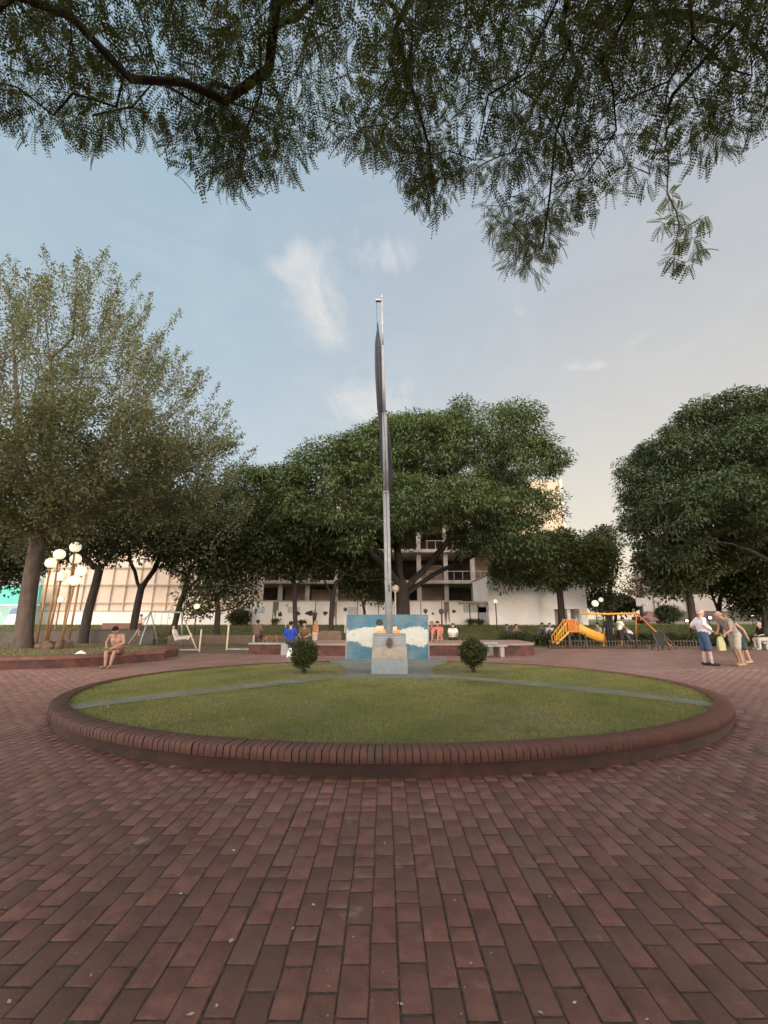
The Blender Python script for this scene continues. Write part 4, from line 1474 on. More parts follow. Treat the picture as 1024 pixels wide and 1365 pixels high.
# ================================================================== LOW WALLS, TERRACE, LEFT BED
# brick terrace behind the mural
tr_ = thing('brick_terrace', 'low red brick terrace with pale coping behind the mural and bushes', 'low wall', (0, 18.2, 0))
x0, x1 = float(gp(405, 18.2)[0]), float(gp(722, 18.2)[0])
pts = []
for k in range(13):
    a = -math.pi / 2 + math.pi * k / 12 * .5
    pts.append((x1 - 1.0 + 1.0 * math.cos(a), 1.0 + 1.0 * math.sin(a)))
poly = [(x0, 0)] + pts + [(x1, 3.2), (x0, 3.2)]
MB().prism(poly, -.02, .40).build('wall_face', M['brick_wall'], tr_)
cxm = sum(p_[0] for p_ in poly) / len(poly)
poly2 = [(p_[0] + (.04 if p_[0] > cxm else 0), p_[1] - (.04 if p_[1] < .5 else 0)) for p_ in poly]
MB().prism(poly2, .402, .47).build('coping', mat('terrace_top', (.33, .24, .19), .9, .15, 2, col2=(.28, .19, .15), bump=.004, bscale=30), tr_)
xl0, xl1 = float(gp(331, 19.0)[0]), float(gp(377, 19.0)[0])
t = thing('brick_seat_wall', 'short dark brick seat wall left of the left bush', 'low wall', ((xl0 + xl1) / 2, 19.2, 0))
MB().box((0, 0, .18), (xl1 - xl0, .45, .40), bev=.01).build('wall_face', M['brick_wall'], t)
MB().box((0, 0, .425), (xl1 - xl0 + .06, .51, .07), bev=.012).build('coping', M['concrete'], t)
# concrete end block next to it
c = gp(382, 19.0)
t = obj('concrete_block', MB().box((0, 0, .23), (.30, .40, .50), bev=.015).build('tmp', M['concrete']).data, None)
bpy.data.objects.remove(bpy.data.objects['tmp'])
t.location = (c[0], 18.75, 0)
tag(t, 'pale concrete end block the blue shirted person sits by', 'block')
# white bag
c = gp(386.5, 17.6)
wb = MB().add([(-.13, -.06, 0), (.13, -.06, 0), (.14, .08, 0), (-.14, .08, 0), (-.10, -.03, .20), (.11, -.04, .19), (.10, .05, .21), (-.09, .05, .20),
               (-.05, 0, .34), (.07, 0, .33), (.06, .03, .34), (-.05, .03, .34)],
              [(3, 2, 1, 0), (0, 1, 5, 4), (1, 2, 6, 5), (2, 3, 7, 6), (3, 0, 4, 7), (4, 5, 9, 8), (5, 6, 10, 9), (6, 7, 11, 10), (7, 4, 8, 11), (8, 9, 10, 11)]).build('bag', M['white_marks'])
wb.location = (c[0], 17.6, 0)
tag(wb, 'white carrier bag on the ground beside the left bush', 'bag')
# concrete bench on the right of the right bush
c = gp(654, 17.6)
t = thing('concrete_bench', 'pale concrete bench with slab seat beside the right bush', 'bench', (c[0], 17.5, 0))
MB().box((0, 0, .43), (1.25, .42, .07), bev=.015).build('seat', M['concrete'], t)
for sx in (-.42, .42):
    MB().box((sx, 0, .197), (.16, .34, .394), bev=.015).build('leg', M['concrete'], t)
MB().box((-.05, .55, .50), (.9, .5, .06), bev=.015).box((-.05, .55, .235), (.5, .3, .47), bev=.015).build('back_slab', M['concrete'], t)
# brown box planter under the thin crooked tree, and grey retaining walls on the left
c = gp(441, 26.2)
t = thing('tree_box', 'square brown brick box round the foot of a thin tree left of the mural', 'planter', (c[0], 26.2, 0))
MB().box((0, 0, .38), (1.35, 1.2, .75), bev=.02).build('wall_face', mat('brown_box', (.17, .115, .085), .9, .15, 4, bump=.005, bscale=20), t)
MB().box((0, 0, .775), (1.20, 1.05, .04)).build('soil', M['dirt'], t)
c0, c1 = gp(-40, 25.0), gp(205, 25.0)
t = thing('retaining_wall', 'long dark grey retaining wall between the left bed and the tarp building', 'low wall', ((c0[0] + c1[0]) / 2, 25.0, 0))
MB().box((0, 0, .40), (c1[0] - c0[0], .3, .86), bev=.02).build('wall_face', mat('dark_grey_wall', (.095, .082, .072), .9, .18, 2, bump=.006, bscale=15), t)
MB().box((0, 0, .85), (c1[0] - c0[0] + .1, .36, .045), bev=.01).build('coping', mat('wall_top', (.085, .085, .05), .9, .2, 3), t)
c0, c1 = gp(212, 24.2), gp(392, 24.2)
t = thing('retaining_wall', 'low brown retaining edge behind the left swing and the blue shirted person', 'low wall', ((c0[0] + c1[0]) / 2, 25.2, 0))
MB().box((0, 0, .27), (c1[0] - c0[0], .3, .60), bev=.02).build('wall_face', mat('brown_edge', (.12, .088, .066), .9, .2, 2, bump=.006, bscale=15), t)
c = P(163, 829, 32)
t = obj('brick_parapet', MB().box((0, 0, .25), (2.7, .35, .75), bev=.02).build('tmp', mat('pink_brick', (.24, .12, .095), .85, .2, 5)).data, None)
bpy.data.objects.remove(bpy.data.objects['tmp'])
t.location = (float(c[0]), 32, .55)
tag(t, 'short reddish brick parapet on the bank below the tarp building', 'low wall')
# bare earth of the left play area
o = MB().add([(-17, 19.6, .0), (-4.2, 19.6, .0), (-4.2, 24.9, .055), (-17, 24.9, .055)], [(0, 1, 2, 3)]).build('earth', M['dirt'])
tag(o, 'bare brown earth of the left play area', 'ground', kind='structure')

# left bed with its brick edge
EDGE = [(218, 880.5), (190, 882.5), (150, 886), (100, 889.5), (50, 891.5), (0, 893), (-60, 894), (-160, 894)]
ep = [PZ(a, b_, 0)[:2] for a, b_ in EDGE]
tip = PZ(219, 877, 0)[:2]
back = [np.array([tip[0] + .1, tip[1] + .9]), np.array([tip[0] - .9, 18.6]), np.array([tip[0] - 3.5, 20.2]), np.array([-22, 21.5])]
poly = [tuple(p_) for p_ in ep[::-1]] + [tuple(tip)] + [tuple(p_) for p_ in back]
lb = thing('raised_bed', 'raised grassy bed with a low red brick edge at left, globe lamps standing on it', 'planter', (-11, 16, 0))
sh = lambda pl_: [(p_[0] + 11, p_[1] - 16) for p_ in pl_]


def inset(poly_, k):
    n = len(poly_); out = []
    for i in range(n):
        a, b_, c_ = Vector(poly_[i - 1]), Vector(poly_[i]), Vector(poly_[(i + 1) % n])
        n1_ = Vector((-(b_ - a).y, (b_ - a).x)).normalized(); n2_ = Vector((-(c_ - b_).y, (c_ - b_).x)).normalized()
        v = (n1_ + n2_); v = v / max(.5, v.length ** 2 / 2)
        out.append(tuple(b_ + v * k))
    return out


pin = inset(poly, .38)


def ring(outer, inner, z0, z1):
    n = len(outer); mb_ = MB()
    vs = [(*p_, z0) for p_ in outer] + [(*p_, z1) for p_ in outer] + [(*p_, z1) for p_ in inner] + [(*p_, z0) for p_ in inner]
    fs = []
    for i in range(n):
        j = (i + 1) % n
        for k in range(4):
            fs.append((k * n + i, k * n + j, ((k + 1) % 4) * n + j, ((k + 1) % 4) * n + i))
    return mb_.add(vs, fs)


ring(sh(poly), sh(pin), -.02, .25).build('wall_face', M['brick_wall'], lb)
po2 = inset(poly, -.03)
ring(sh(po2), sh(inset(poly, .40)), .252, .355).build('coping', mat('bed_coping', (.16, .078, .055), .85, .25, 5, bump=.006, bscale=25), lb)
MB().prism(sh(inset(poly, .39)), .0, .335).build('soil', mat('bed_turf', (.11, .095, .045), .95, .3, 2.5, col2=(.15, .10, .065), bump=.015, bscale=25), lb)
n = 9000
x = rng.uniform(-20, -7.4, n); y = rng.uniform(12.5, 20, n)


def inside(x, y, poly_):
    c_ = np.zeros(len(x), bool); m_ = len(poly_)
    for i in range(m_):
        (xa, ya), (xb, yb) = poly_[i - 1], poly_[i]
        hit = ((ya > y) != (yb > y)) & (x < (xb - xa) * (y - ya) / (yb - ya + 1e-12) + xa)
        c_ ^= hit
    return c_


k = inside(x, y, inset(poly, .5)); x, y = x[k], y[k]
V, F = blades(len(x), x, y, lambda a, b_: a * 0 + .335, .05, .008, None)
o = obj('grass', np_mesh('bed_grass', V, F, np.clip(rng.normal(.55, .25, len(x)), 0, 1)), M['blade'])
tag(o, 'thin dry grass on the raised left bed', 'grass', kind='stuff')
# litter on the bed edge
c = PZ(107, 871, .36)
o = MB().add([(-.2, 0, 0), (0, -.07, .02), (.22, -.02, 0), (.1, .08, .05), (-.05, .05, .11), (.02, .0, .12)], [(0, 1, 4), (1, 2, 3), (1, 3, 5), (1, 5, 4), (4, 5, 3), (0, 4, 3)]).build('paper', M['white_marks'])
o.location = (c[0], c[1], .336)
tag(o, 'crumpled white paper on the raised bed left of the seated man', 'paper')

# cluster of globe lamps
cl = thing('globe_lamp_cluster', 'cluster of seven brass poles with lit white globes standing on the left bed', 'street lamp', (float(P(70, 862, 17.2)[0]), 17.2, .33))
base = np.array(cl.location)
GL = [(100.6, 729.3, 86, 17.35), (79.3, 739, 63, 17.1), (68.2, 750.4, 49, 17.3), (101, 745, 82, 17.6), (82, 768.3, 60, 17.7), (108.4, 761.3, 91, 17.4), (100, 774, 77, 17.0)]
for (gx_, gy_, fx, D) in GL:
    g_ = P(gx_, gy_, D) - base
    f_ = P(fx, 860, D) - base
    f_[2] = 0
    f_[:2] = f_[:2] * .55 + g_[:2] * .45
    pl_ = MB().path([tuple(f_), tuple(f_ + (g_ - f_) * .5), tuple(g_ - np.array([0, 0, .20]))], [.045, .04, .036], 10).build('pole', M['brass'], cl)
    MB().path([tuple(g_ - np.array([0, 0, .25])), tuple(g_ - np.array([0, 0, .19]))], [.05, .085], 12).build('fitter', M['brass'], pl_)
    MB().ball(tuple(g_), .215, 24, 16).build('globe', M['globe'], pl_)
mb = MB()
for k in range(9):
    a = k * .7; mb.ball((.42 * math.cos(a) + random.uniform(-.1, .1) + .1, .3 * math.sin(a), .10), (random.uniform(.14, .24), random.uniform(.13, .2), random.uniform(.12, .25)), 9, 6)
mb.build('rock_base', mat('brown_rock', (.13, .08, .055), .95, .3, 6, bump=.03, bscale=9), cl)


# single lamps further back
def lamp(label, px, py, D, r, m='globe', base_z=None, group='globe lamps on the bank', pole='rust', pr=.04, cat='street lamp'):
    g_ = P(px, py, D)
    bz = float(terrain(0, D)) if base_z is None else base_z
    t_ = thing('globe_lamp', label, cat, (g_[0], D, bz), 0, group)
    h = g_[2] - bz
    MB().path([(0, 0, -.05), (0, 0, h * .5), (0, 0, h - r * .9)], [pr * 1.3, pr, pr * .9], 8).build('pole', M[pole], t_)
    MB().path([(0, 0, h - r * 1.25), (0, 0, h - r * .8)], [pr, r * .45], 10).build('fitter', M[pole], t_)
    MB().ball((0, 0, h), r, 18, 12).build('globe', M[m], t_)


lamp('small lit globe lamp seen low between the poles of the lamp cluster', 81, 799, 25, .20, pole='brass')
lamp('lit globe lamp beside loose leaves, right of the left swing', 262.5, 808.5, 26, .17)
lamp('smaller lit globe lamp against the tarp wall above the left swing', 245.5, 807, 31, .16)
lamp('large unlit globe lamp on a pole touching the flagpole', 527, 784.5, 26, .24, 'globe_off', pole='cream_steel', pr=.05)
lamp('lit globe lamp in front of the flat canopy of the white wall gate', 660.5, 801.5, 32, .15)
lamp('larger lit globe lamp above the orange play frame', 793.5, 804.5, 29, .22, pole='rust')
lamp('smaller lit globe lamp behind the one above the play frame', 801.2, 799.5, 32, .17, pole='rust')
lamp('dark round lamp on a thin post at the left edge of the mural', 460.5, 812.5, 30, .14, 'globe_dark', pole='white_paint', pr=.03)
lamp('brown oval lamp on a post right of the mural', 588.5, 815, 30, .19, 'globe_dark', pr=.04)
lamp('dark round lamp just above the right corner of the mural', 567.5, 814.5, 29, .15, 'globe_dark', pr=.03)
lamp('lamp with pale globe on a thin post against the stained wall', 382.5, 807, 33, .10, 'globe_off', pole='white_paint', pr=.03)


def floodlight(label, px, py, D, r=.12):
    g_ = P(px, py, D); bz = float(terrain(0, D))
    t_ = thing('floodlight', label, 'lamp', (g_[0], D, bz), 0, 'small lit floodlights at the right')
    h = g_[2] - bz
    MB().path([(0, .12, -.05), (0, .12, h)], .03, 8).build('post', M['rust'], t_)
    MB().box((0, .06, h), (r * 2.3, .12, r * 2.1), bev=.02).build('housing', M['rust'], t_)
    MB().ball((0, -.02, h), (r, r * .5, r * .85), 14, 10).build('lens', M['spot'], t_)


floodlight('lit floodlight just left of the man in the white shirt', 921, 824.5, 34, .11)
floodlight('lower lit floodlight left of the man in the white shirt', 915.5, 827.5, 32, .11)
floodlight('lit floodlight between the two standing men', 946.5, 823.5, 33, .13)
floodlight('lit floodlight in the shade above the seated person at right', 1004, 822, 33, .13)

# ================================================================== BUILDINGS
def span(px0, px1, D):
    return float(gp(px0, D)[0]), float(gp(px1, D)[0])


def z_at(py, D, px=512):
    return float(P(px, py, D)[2])


ZB = .93
# left: building wrapped in tarp behind scaffold, white hoarding below
D = 38.0
x0, x1 = span(44, 332, D)
t = thing('wrapped_building', 'long building wrapped in peach tarp with scaffold grid behind the left trees', 'building', ((x0 + x1) / 2, D, ZB))
hw = (x1 - x0) / 2
zh = z_at(815, D) - ZB
zt_ = 10.5
MB().box((0, 2.0, zt_ / 2), (2 * hw, 3.6, zt_), bev=0).build('wall', M['tarp'], t)
MB().box((0, .1, zh / 2), (2 * hw + .2, .12, zh)).build('hoarding', M['tarp_low'], t)
mb = MB()
nseam = 15
for k in range(nseam + 1):
    x = -hw + 2 * hw * k / nseam
    mb.bar((x, .12, zh), (x, .12, zt_), .075)
for z in (zh + .02, z_at(804, D) - ZB, z_at(780, D) - ZB, z_at(757, D) - ZB, z_at(735, D) - ZB):
    mb.bar((-hw, .07, z), (hw, .07, z), .10)
mb.build('scaffold', M['seam'], t)
# far left: teal painted panel wall
D = 36.0
x0, x1 = span(-90, 41, D)
t = thing('painted_wall', 'teal painted wall with white and blue lettering shapes at the far left edge', 'wall', ((x0 + x1) / 2, D, ZB))
hw = (x1 - x0) / 2
zl_ = z_at(807, D) - ZB; zu = z_at(779, D) - ZB
MB().box((0, .3, (zl_ + zu) / 2), (2 * hw, .3, zu - zl_)).build('teal_panel', M['teal'], t)
MB().box((0, .3, zl_ / 2), (2 * hw, .28, zl_)).build('lower_panel', mat('lower_teal', (.30, .48, .44), .7, .12, 1.5), t)
MB().box((0, .3, zl_ + .04), (2 * hw + .1, .42, .12)).box((hw - .22, .12, zl_ + (zu - zl_) / 2), (.34, .06, zu - zl_)).build('white_frame', M['white_marks'], t)
mb = MB()
for (xa, za, xb, zb, w_) in ((hw - 2.0, .05, hw - 1.7, .9, .9), (hw - 3.4, .0, hw - 3.0, 1.0, .7), (hw - 1.0, .9, hw - .6, 1.05, .25)):
    mb.add([(xa - w_ / 2, .13, za + .05), (xa + w_ / 2, .13, za + .05), (xb + w_ / 2.5, .13, zb), (xb - w_ / 2.5, .13, zb), (xa - w_ / 2, .155, za + .05), (xa + w_ / 2, .155, za + .05), (xb + w_ / 2.5, .155, zb), (xb - w_ / 2.5, .155, zb)],
           [(0, 1, 2, 3), (4, 7, 6, 5), (0, 4, 5, 1), (1, 5, 6, 2), (2, 6, 7, 3), (3, 7, 4, 0)])
mb.build('white_shape', M['white_marks'], t)
mb = MB()
for (cx_, cz_, w_, h_) in ((hw - 1.75, zl_ * .72, .75, .5), (hw - .95, zl_ * .45, .6, zl_ * .85)):
    mb.add([(cx_ - w_ / 2, .11, cz_ - h_ / 2), (cx_ + w_ / 2 - .1, .11, cz_ - h_ / 2 + .1), (cx_ + w_ / 2, .11, cz_ + h_ / 2), (cx_ - w_ / 2 + .15, .11, cz_ + h_ / 2 - .06),
            (cx_ - w_ / 2, .128, cz_ - h_ / 2), (cx_ + w_ / 2 - .1, .128, cz_ - h_ / 2 + .1), (cx_ + w_ / 2, .128, cz_ + h_ / 2), (cx_ - w_ / 2 + .15, .128, cz_ + h_ / 2 - .06)],
           [(0, 1, 2, 3), (4, 7, 6, 5), (0, 4, 5, 1), (1, 5, 6, 2), (2, 6, 7, 3), (3, 7, 4, 0)])
mb.build('blue_shape', M['blue_marks'], t)

# unfinished concrete frame building behind the big tree
D = 43.0
x0, x1 = span(318, 700, D)
t = thing('unfinished_building', 'unfinished concrete frame building with open dark floors behind the stained white wall', 'building', ((x0 + x1) / 2, D, ZB))
hw = (x1 - x0) / 2
xc_ = (x0 + x1) / 2
X = lambda px: float(gp(px, D)[0]) - xc_
zs1 = z_at(774, D, 600) - ZB
FL = [zs1, zs1 + 3.15, zs1 + 6.2, zs1 + 9.2]
for i, z in enumerate(FL):
    MB().box((0, 2.6, z - .17), (2 * hw + .5, 6.2, .34), bev=.02).build('floor_slab', M['slab'], t)
for px in (337, 371, 408, 447, 487, 560, 597, 634, 672, 695):
    MB().box((X(px), .1, FL[-1] / 2 - .3), (.42, .42, FL[-1] - .4), bev=.02).build('column', M['slab'], t)
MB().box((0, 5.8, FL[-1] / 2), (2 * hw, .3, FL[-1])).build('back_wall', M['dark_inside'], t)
for (a, b_, z0, z1) in ((374, 405, 0, FL[0]), (411, 445, 0, FL[0] - .6), (450, 485, 0, FL[0] - .6), (563, 595, 0, FL[0] - .4), (600, 632, 0, 2.0), (563, 595, FL[0], FL[1] - 1.2), (640, 668, FL[0], FL[1])):
    MB().box(((X(a) + X(b_)) / 2, 1.3 if z0 == 0 else 1.7, (z0 + z1) / 2), (X(b_) - X(a), .2, z1 - z0 - .36)).build('block_infill', M['block'], t)
for z in FL[:3]:
    mb = MB()
    mb.bar((X(570), .0, z + .95), (X(690), .0, z + .95), .06)
    for px in range(572, 692, 12):
        mb.bar((X(px), .0, z), (X(px), .0, z + .95), .05)
    mb.build('railing', M['slab'], t)

# stained perimeter wall
D = 37.0
x0, x1 = span(322, 617, D)
t = thing('perimeter_wall', 'stained white perimeter wall with black blotches in front of the unfinished building', 'wall', ((x0 + x1) / 2, D, ZB))
hw = (x1 - x0) / 2; xc_ = (x0 + x1) / 2
zw = z_at(802, D, 560) - ZB
wm = mat('stained_white', (.86, .80, .74), .85, .08, .7, col2=(.76, .70, .63), patch=(.48, .41, .35), pscale=.9, pcut=.66, stretch=(1.2, 1, .45))
MB().box((0, 0, zw / 2), (2 * hw, .22, zw), bev=.01).build('wall_face', wm, t)
MB().box((0, 0, zw + .05), (2 * hw, .28, .10), bev=.01).build('coping', M['slab'], t)
mb = MB()
for px in np.arange(335, 612, 28.3):
    mb.box((float(gp(px, D)[0]) - xc_, -.125, zw / 2), (.07, .03, zw))
mb.build('panel_joint', M['block'], t)
blot = mat('black_blotch', (.055, .045, .042), .9, .2, 3)


def blotch(px, py, wpx, hpx, par, D, xc, z0=ZB, y=-.118):
    c_ = P(px, py, D); m_ = MPP(D)
    n_ = 18; pts_ = []
    for k in range(n_):
        a = 2 * math.pi * k / n_
        r_ = 1 + .18 * math.sin(3 * a + px) + .12 * math.sin(5 * a + px * 2)
        pts_.append((c_[0] - xc + wpx * m_ / 2 * r_ * math.cos(a), c_[2] - z0 + hpx * m_ / 2 * r_ * math.sin(a)))
    vs = [(a, y, b_) for a, b_ in pts_] + [(a, y - .006, b_) for a, b_ in pts_]
    MB().add(vs, [tuple(range(n_)), tuple(range(n_, 2 * n_))[::-1]] + [(k, n_ + k, n_ + (k + 1) % n_, (k + 1) % n_) for k in range(n_)]).build('blotch', blot, par)


for (px, py, a, b_) in ((374, 819, 5, 6), (413, 817.5, 10, 6), (434, 817.5, 6, 5), (398, 818, 5, 5), (577, 818, 3, 3), (605, 815, 5, 4)):
    blotch(px, py, a, b_, t, D, xc_)
for px in (367, 444, 596):       # dark run-off stains under the columns
    c_ = float(gp(px, D)[0]) - xc_
    mb = MB()
    n_ = 7
    pts_ = [(c_ - .22, zw - .02)] + [(c_ - .22 + .44 * k / n_ + random.uniform(-.02, .02), zw - random.uniform(.6, 2.2)) for k in range(n_ + 1)] + [(c_ + .22, zw - .02)]
    vs = [(a, -.116, b_) for a, b_ in pts_] + [(a, -.121, b_) for a, b_ in pts_]
    m_ = len(pts_)
    mb.add(vs, [tuple(range(m_)), tuple(range(m_, 2 * m_))[::-1]] + [(k, m_ + k, m_ + (k + 1) % m_, (k + 1) % m_) for k in range(m_)])
    mb.build('run_off_stain', mat('stain', (.19, .15, .12), .9, .2, 4), t)
for (px, wd, hg) in ((345, .9, .5), (391, 1.0, .5), (470, .8, .6)):       # faint posters
    c_ = float(gp(px, D)[0]) - xc_
    MB().box((c_, -.113, zw - .45 - hg / 2), (wd, .012, hg)).build('faded_poster', mat('faded_poster', (.50, .50, .48), .85, .2, 5), t)

# gate section with flat canopy
D = 36.6
x0, x1 = span(618, 652, D)
t = thing('gate_lodge', 'grey mesh gate and door under a flat concrete canopy beside the stained wall', 'gate', ((x0 + x1) / 2, D, ZB))
hw = (x1 - x0) / 2; xc_ = (x0 + x1) / 2
zg = z_at(805, D) - ZB
MB().box((0, .4, zg / 2), (2 * hw, .2, zg)).build('wall_face', M['white_paint'], t)
MB().box((0, .1, zg + .10), (2 * hw + .5, 1.2, .2), bev=.02).build('canopy', M['slab'], t)
MB().box((hw * .62, .285, .78), (.72, .03, 1.5)).build('door', mat('grey_door', (.36, .36, .37), .7, .1, 3), t)
MB().box((0, .285, zg * .78), (2 * hw - .2, .03, zg * .36)).build('mesh_panel', mat('mesh_panel', (.46, .45, .44), .8, .1, 9), t)
for sx in (-.55, .15):
    MB().path([(sx, -.35, 0), (sx, -.35, zg)], .045, 8).build('post', M['rust'], t)

# plain white wall building with recessed porch
D = 36.0
x0, x1 = span(653, 786, D)
t = thing('white_building', 'plain white rendered building with a recessed beige porch behind the round tree', 'building', ((x0 + x1) / 2, D, ZB))
hw = (x1 - x0) / 2; xc_ = (x0 + x1) / 2
zw = z_at(768, D, 700) - ZB
X = lambda px: float(gp(px, D)[0]) - xc_
xa, xb, xe = X(741), X(775), X(786)
MB().box(((-hw + xa) / 2, 3, zw / 2), (xa + hw, 6, zw), bev=.01).build('wall', M['white_paint'], t)
zl = z_at(812, D, 750) - ZB
MB().box(((xa + xe) / 2 + .002, 3.02, (zl + zw) / 2), (xe - xa, 6, zw - zl), bev=.01).build('upper_wall', M['white_paint'], t)
MB().box(((xa + xb) / 2, 2.5, zl / 2), (xb - xa, .2, zl)).build('porch_wall', mat('beige_wall', (.50, .41, .32), .85, .08, 1), t)
MB().box((X(763), .6, zl / 2 - .01), (.28, .4, zl - .02)).build('pillar', M['white_paint'], t)
MB().box(((xb + xe) / 2 + .002, 3.04, zl / 2), (xe - xb - .01, 5.9, zl - .004), bev=.01).build('end_wall', M['white_paint'], t)
MB().box((X(770), 2.38, .95), (.7, .06, 1.9)).build('door', mat('brown_door', (.20, .10, .06), .7, .2, 3), t)
MB().box((0, 3, zw + .06), (2 * hw + .2, 6.2, .12), bev=.02).build('parapet', M['pale_wall'], t)

# tall cream tower behind the big tree
D = 60.0
x0, x1 = span(600, 769.5, D)
zt_ = 20.6
t = thing('cream_tower', 'tall cream apartment tower rising behind the big spreading tree', 'building', ((x0 + x1) / 2, D, .9))
hw = (x1 - x0) / 2
MB().box((-.25, 6, zt_ / 2), (2 * hw - .5, 12, zt_), bev=.02).build('wall', M['tower'], t)
MB().box((hw - .22, 6, zt_ / 2 + .2), (.5, 12.2, zt_ + .4), bev=.02).build('corner_strip', M['tower_edge'], t)
for k in range(7):
    for px in (618, 655, 692):
        xw = float(gp(px, D)[0]) - (x0 + x1) / 2
        f_ = MB().box((xw, -.02, 3.2 + k * 2.9), (1.7, .12, 1.5)).build('window', M['pale_wall'], t)
        MB().box((xw, -.09, 3.2 + k * 2.9), (1.45, .05, 1.25)).build('pane', M['glass'], f_)
MB().box((-.25, 6, zt_ + .1), (2 * hw - .7, 12.1, .2)).build('roof', M['slab'], t)
D = 62.0
x0, x1 = span(300, 425, D)
zt_ = 17.5
t = thing('apartment_block', 'peach apartment block glimpsed between the left trees and the big tree', 'building', ((x0 + x1) / 2, D, .9))
hw = (x1 - x0) / 2
MB().box((0, 6, zt_ / 2), (2 * hw, 12, zt_), bev=.02).build('wall', mat('peach_render', (.62, .42, .28), .85, .08, .6), t)
for k in range(5):
    MB().box((0, -.5, 3.0 + k * 2.9), (2 * hw * .8, 1.0, .22)).build('balcony', M['tower'], t)
    for sx in (-.5, 0, .5):
        f_ = MB().box((hw * sx, -.02, 4.3 + k * 2.9), (2.2, .1, 1.9)).build('window', M['pale_wall'], t)
        MB().box((hw * sx, -.08, 4.3 + k * 2.9), (1.9, .05, 1.6)).build('pane', M['glass'], f_)
MB().box((0, 6, zt_ + .12), (2 * hw + .3, 12.3, .24)).build('roof', M['slab'], t)

# right: long pale building with horizontal bands
D = 58.0
x0, x1 = span(853, 1130, D)
t = thing('banded_building', 'long pale building with dark horizontal window bands behind the right trees', 'building', ((x0 + x1) / 2 - 1.4, D - 7.1, .9), R(-29))
hw = (x1 - x0) / 2
zt_ = z_at(738, D, 870) - .9
MB().box((0, 6, zt_ / 2), (2 * hw, 11.6, zt_)).build('wall', M['pale_wall'], t)
for py in (754, 773, 790.5):
    z = z_at(py, D, 900) - .9
    MB().box((0, .12, z), (2 * hw - .3, .16, .62)).build('window_band', M['band'], t)
MB().box((0, .0, .95), (2 * hw, .5, 1.2)).build('ground_floor', M['band'], t)
for px in (870, 905, 940, 975, 1010, 1050, 1090):
    MB().box((float(gp(px, D)[0]) - (x0 + x1) / 2, .1, zt_ / 2), (.35, .3, zt_ - .02)).build('pilaster', M['pale_wall'], t)
MB().box((0, 6, zt_ + .1), (2 * hw + .3, 12, .25)).build('roof', M['slab'], t)

# far skyline hedge of trees on both sides so that the lawn never meets open sky
for i, (px, D_, wd, hg, lab) in enumerate(((-190, 60, 90, 70, 'far dark trees beyond the left edge of the park'), (820, 66, 24, 20, 'low dark shrubs closing the glowing gap'),
                                           (1120, 46, 60, 60, 'far dark trees beyond the right edge of the park'))):
    small_tree(lab, [[(px, 840), (px + 1, 815), (px, 795)]], D_, [(px, 812 - hg * .35, 0, wd * .8, hg * .5), (px + wd * .5, 812 - hg * .25, 2, wd * .5, hg * .4), (px - wd * .5, 812 - hg * .25, 1, wd * .5, hg * .4)], 60, .2,
               group=GB, L_=.5, W_=.3, n_per=60, Rc=1.2, zlow=1.0)


# hedges along the playground
def hedge(label, px0, px1, D, h, depth=.8, n=None, name='hedge', leaf='dark'):
    a, b_ = gp(px0, D), gp(px1, D)
    ln_ = b_[0] - a[0]
    t_ = thing(name, label, 'hedge', ((a[0] + b_[0]) / 2, D, float(terrain(0, D))))
    n = n or int(ln_ * 26)
    T_ = np.stack([rng.uniform(-ln_ / 2, ln_ / 2, n), rng.uniform(-depth / 2, depth / 2, n), rng.uniform(.12, h - .08, n)], -1)
    V_, F_, tn_ = crown_leaves(T_, 60, .20, .10, .06, flat=.8, hang=0, upper=.4)
    obj('foliage', np_mesh('foliage', V_, F_, tn_), LEAF[leaf], t_)
    mb_ = MB()
    for k in range(int(ln_ / .5)):
        x_ = -ln_ / 2 + .25 + k * .5
        mb_.path([(x_, 0, -.05), (x_ + .05, .04, h * .45), (x_ - .06, -.03, h * .8)], [.03, .02, .008], 5)
    mb_.build('stem', M['bark'], t_)


hedge('dark clipped hedge behind the concrete bench and the slide', 664, 752, 24.6, .62)
hedge('long dark hedge behind the play frame', 756, 905, 25.2, .60)
hedge('dark hedge behind the standing men, reaching the right edge', 908, 1060, 24.4, .62)
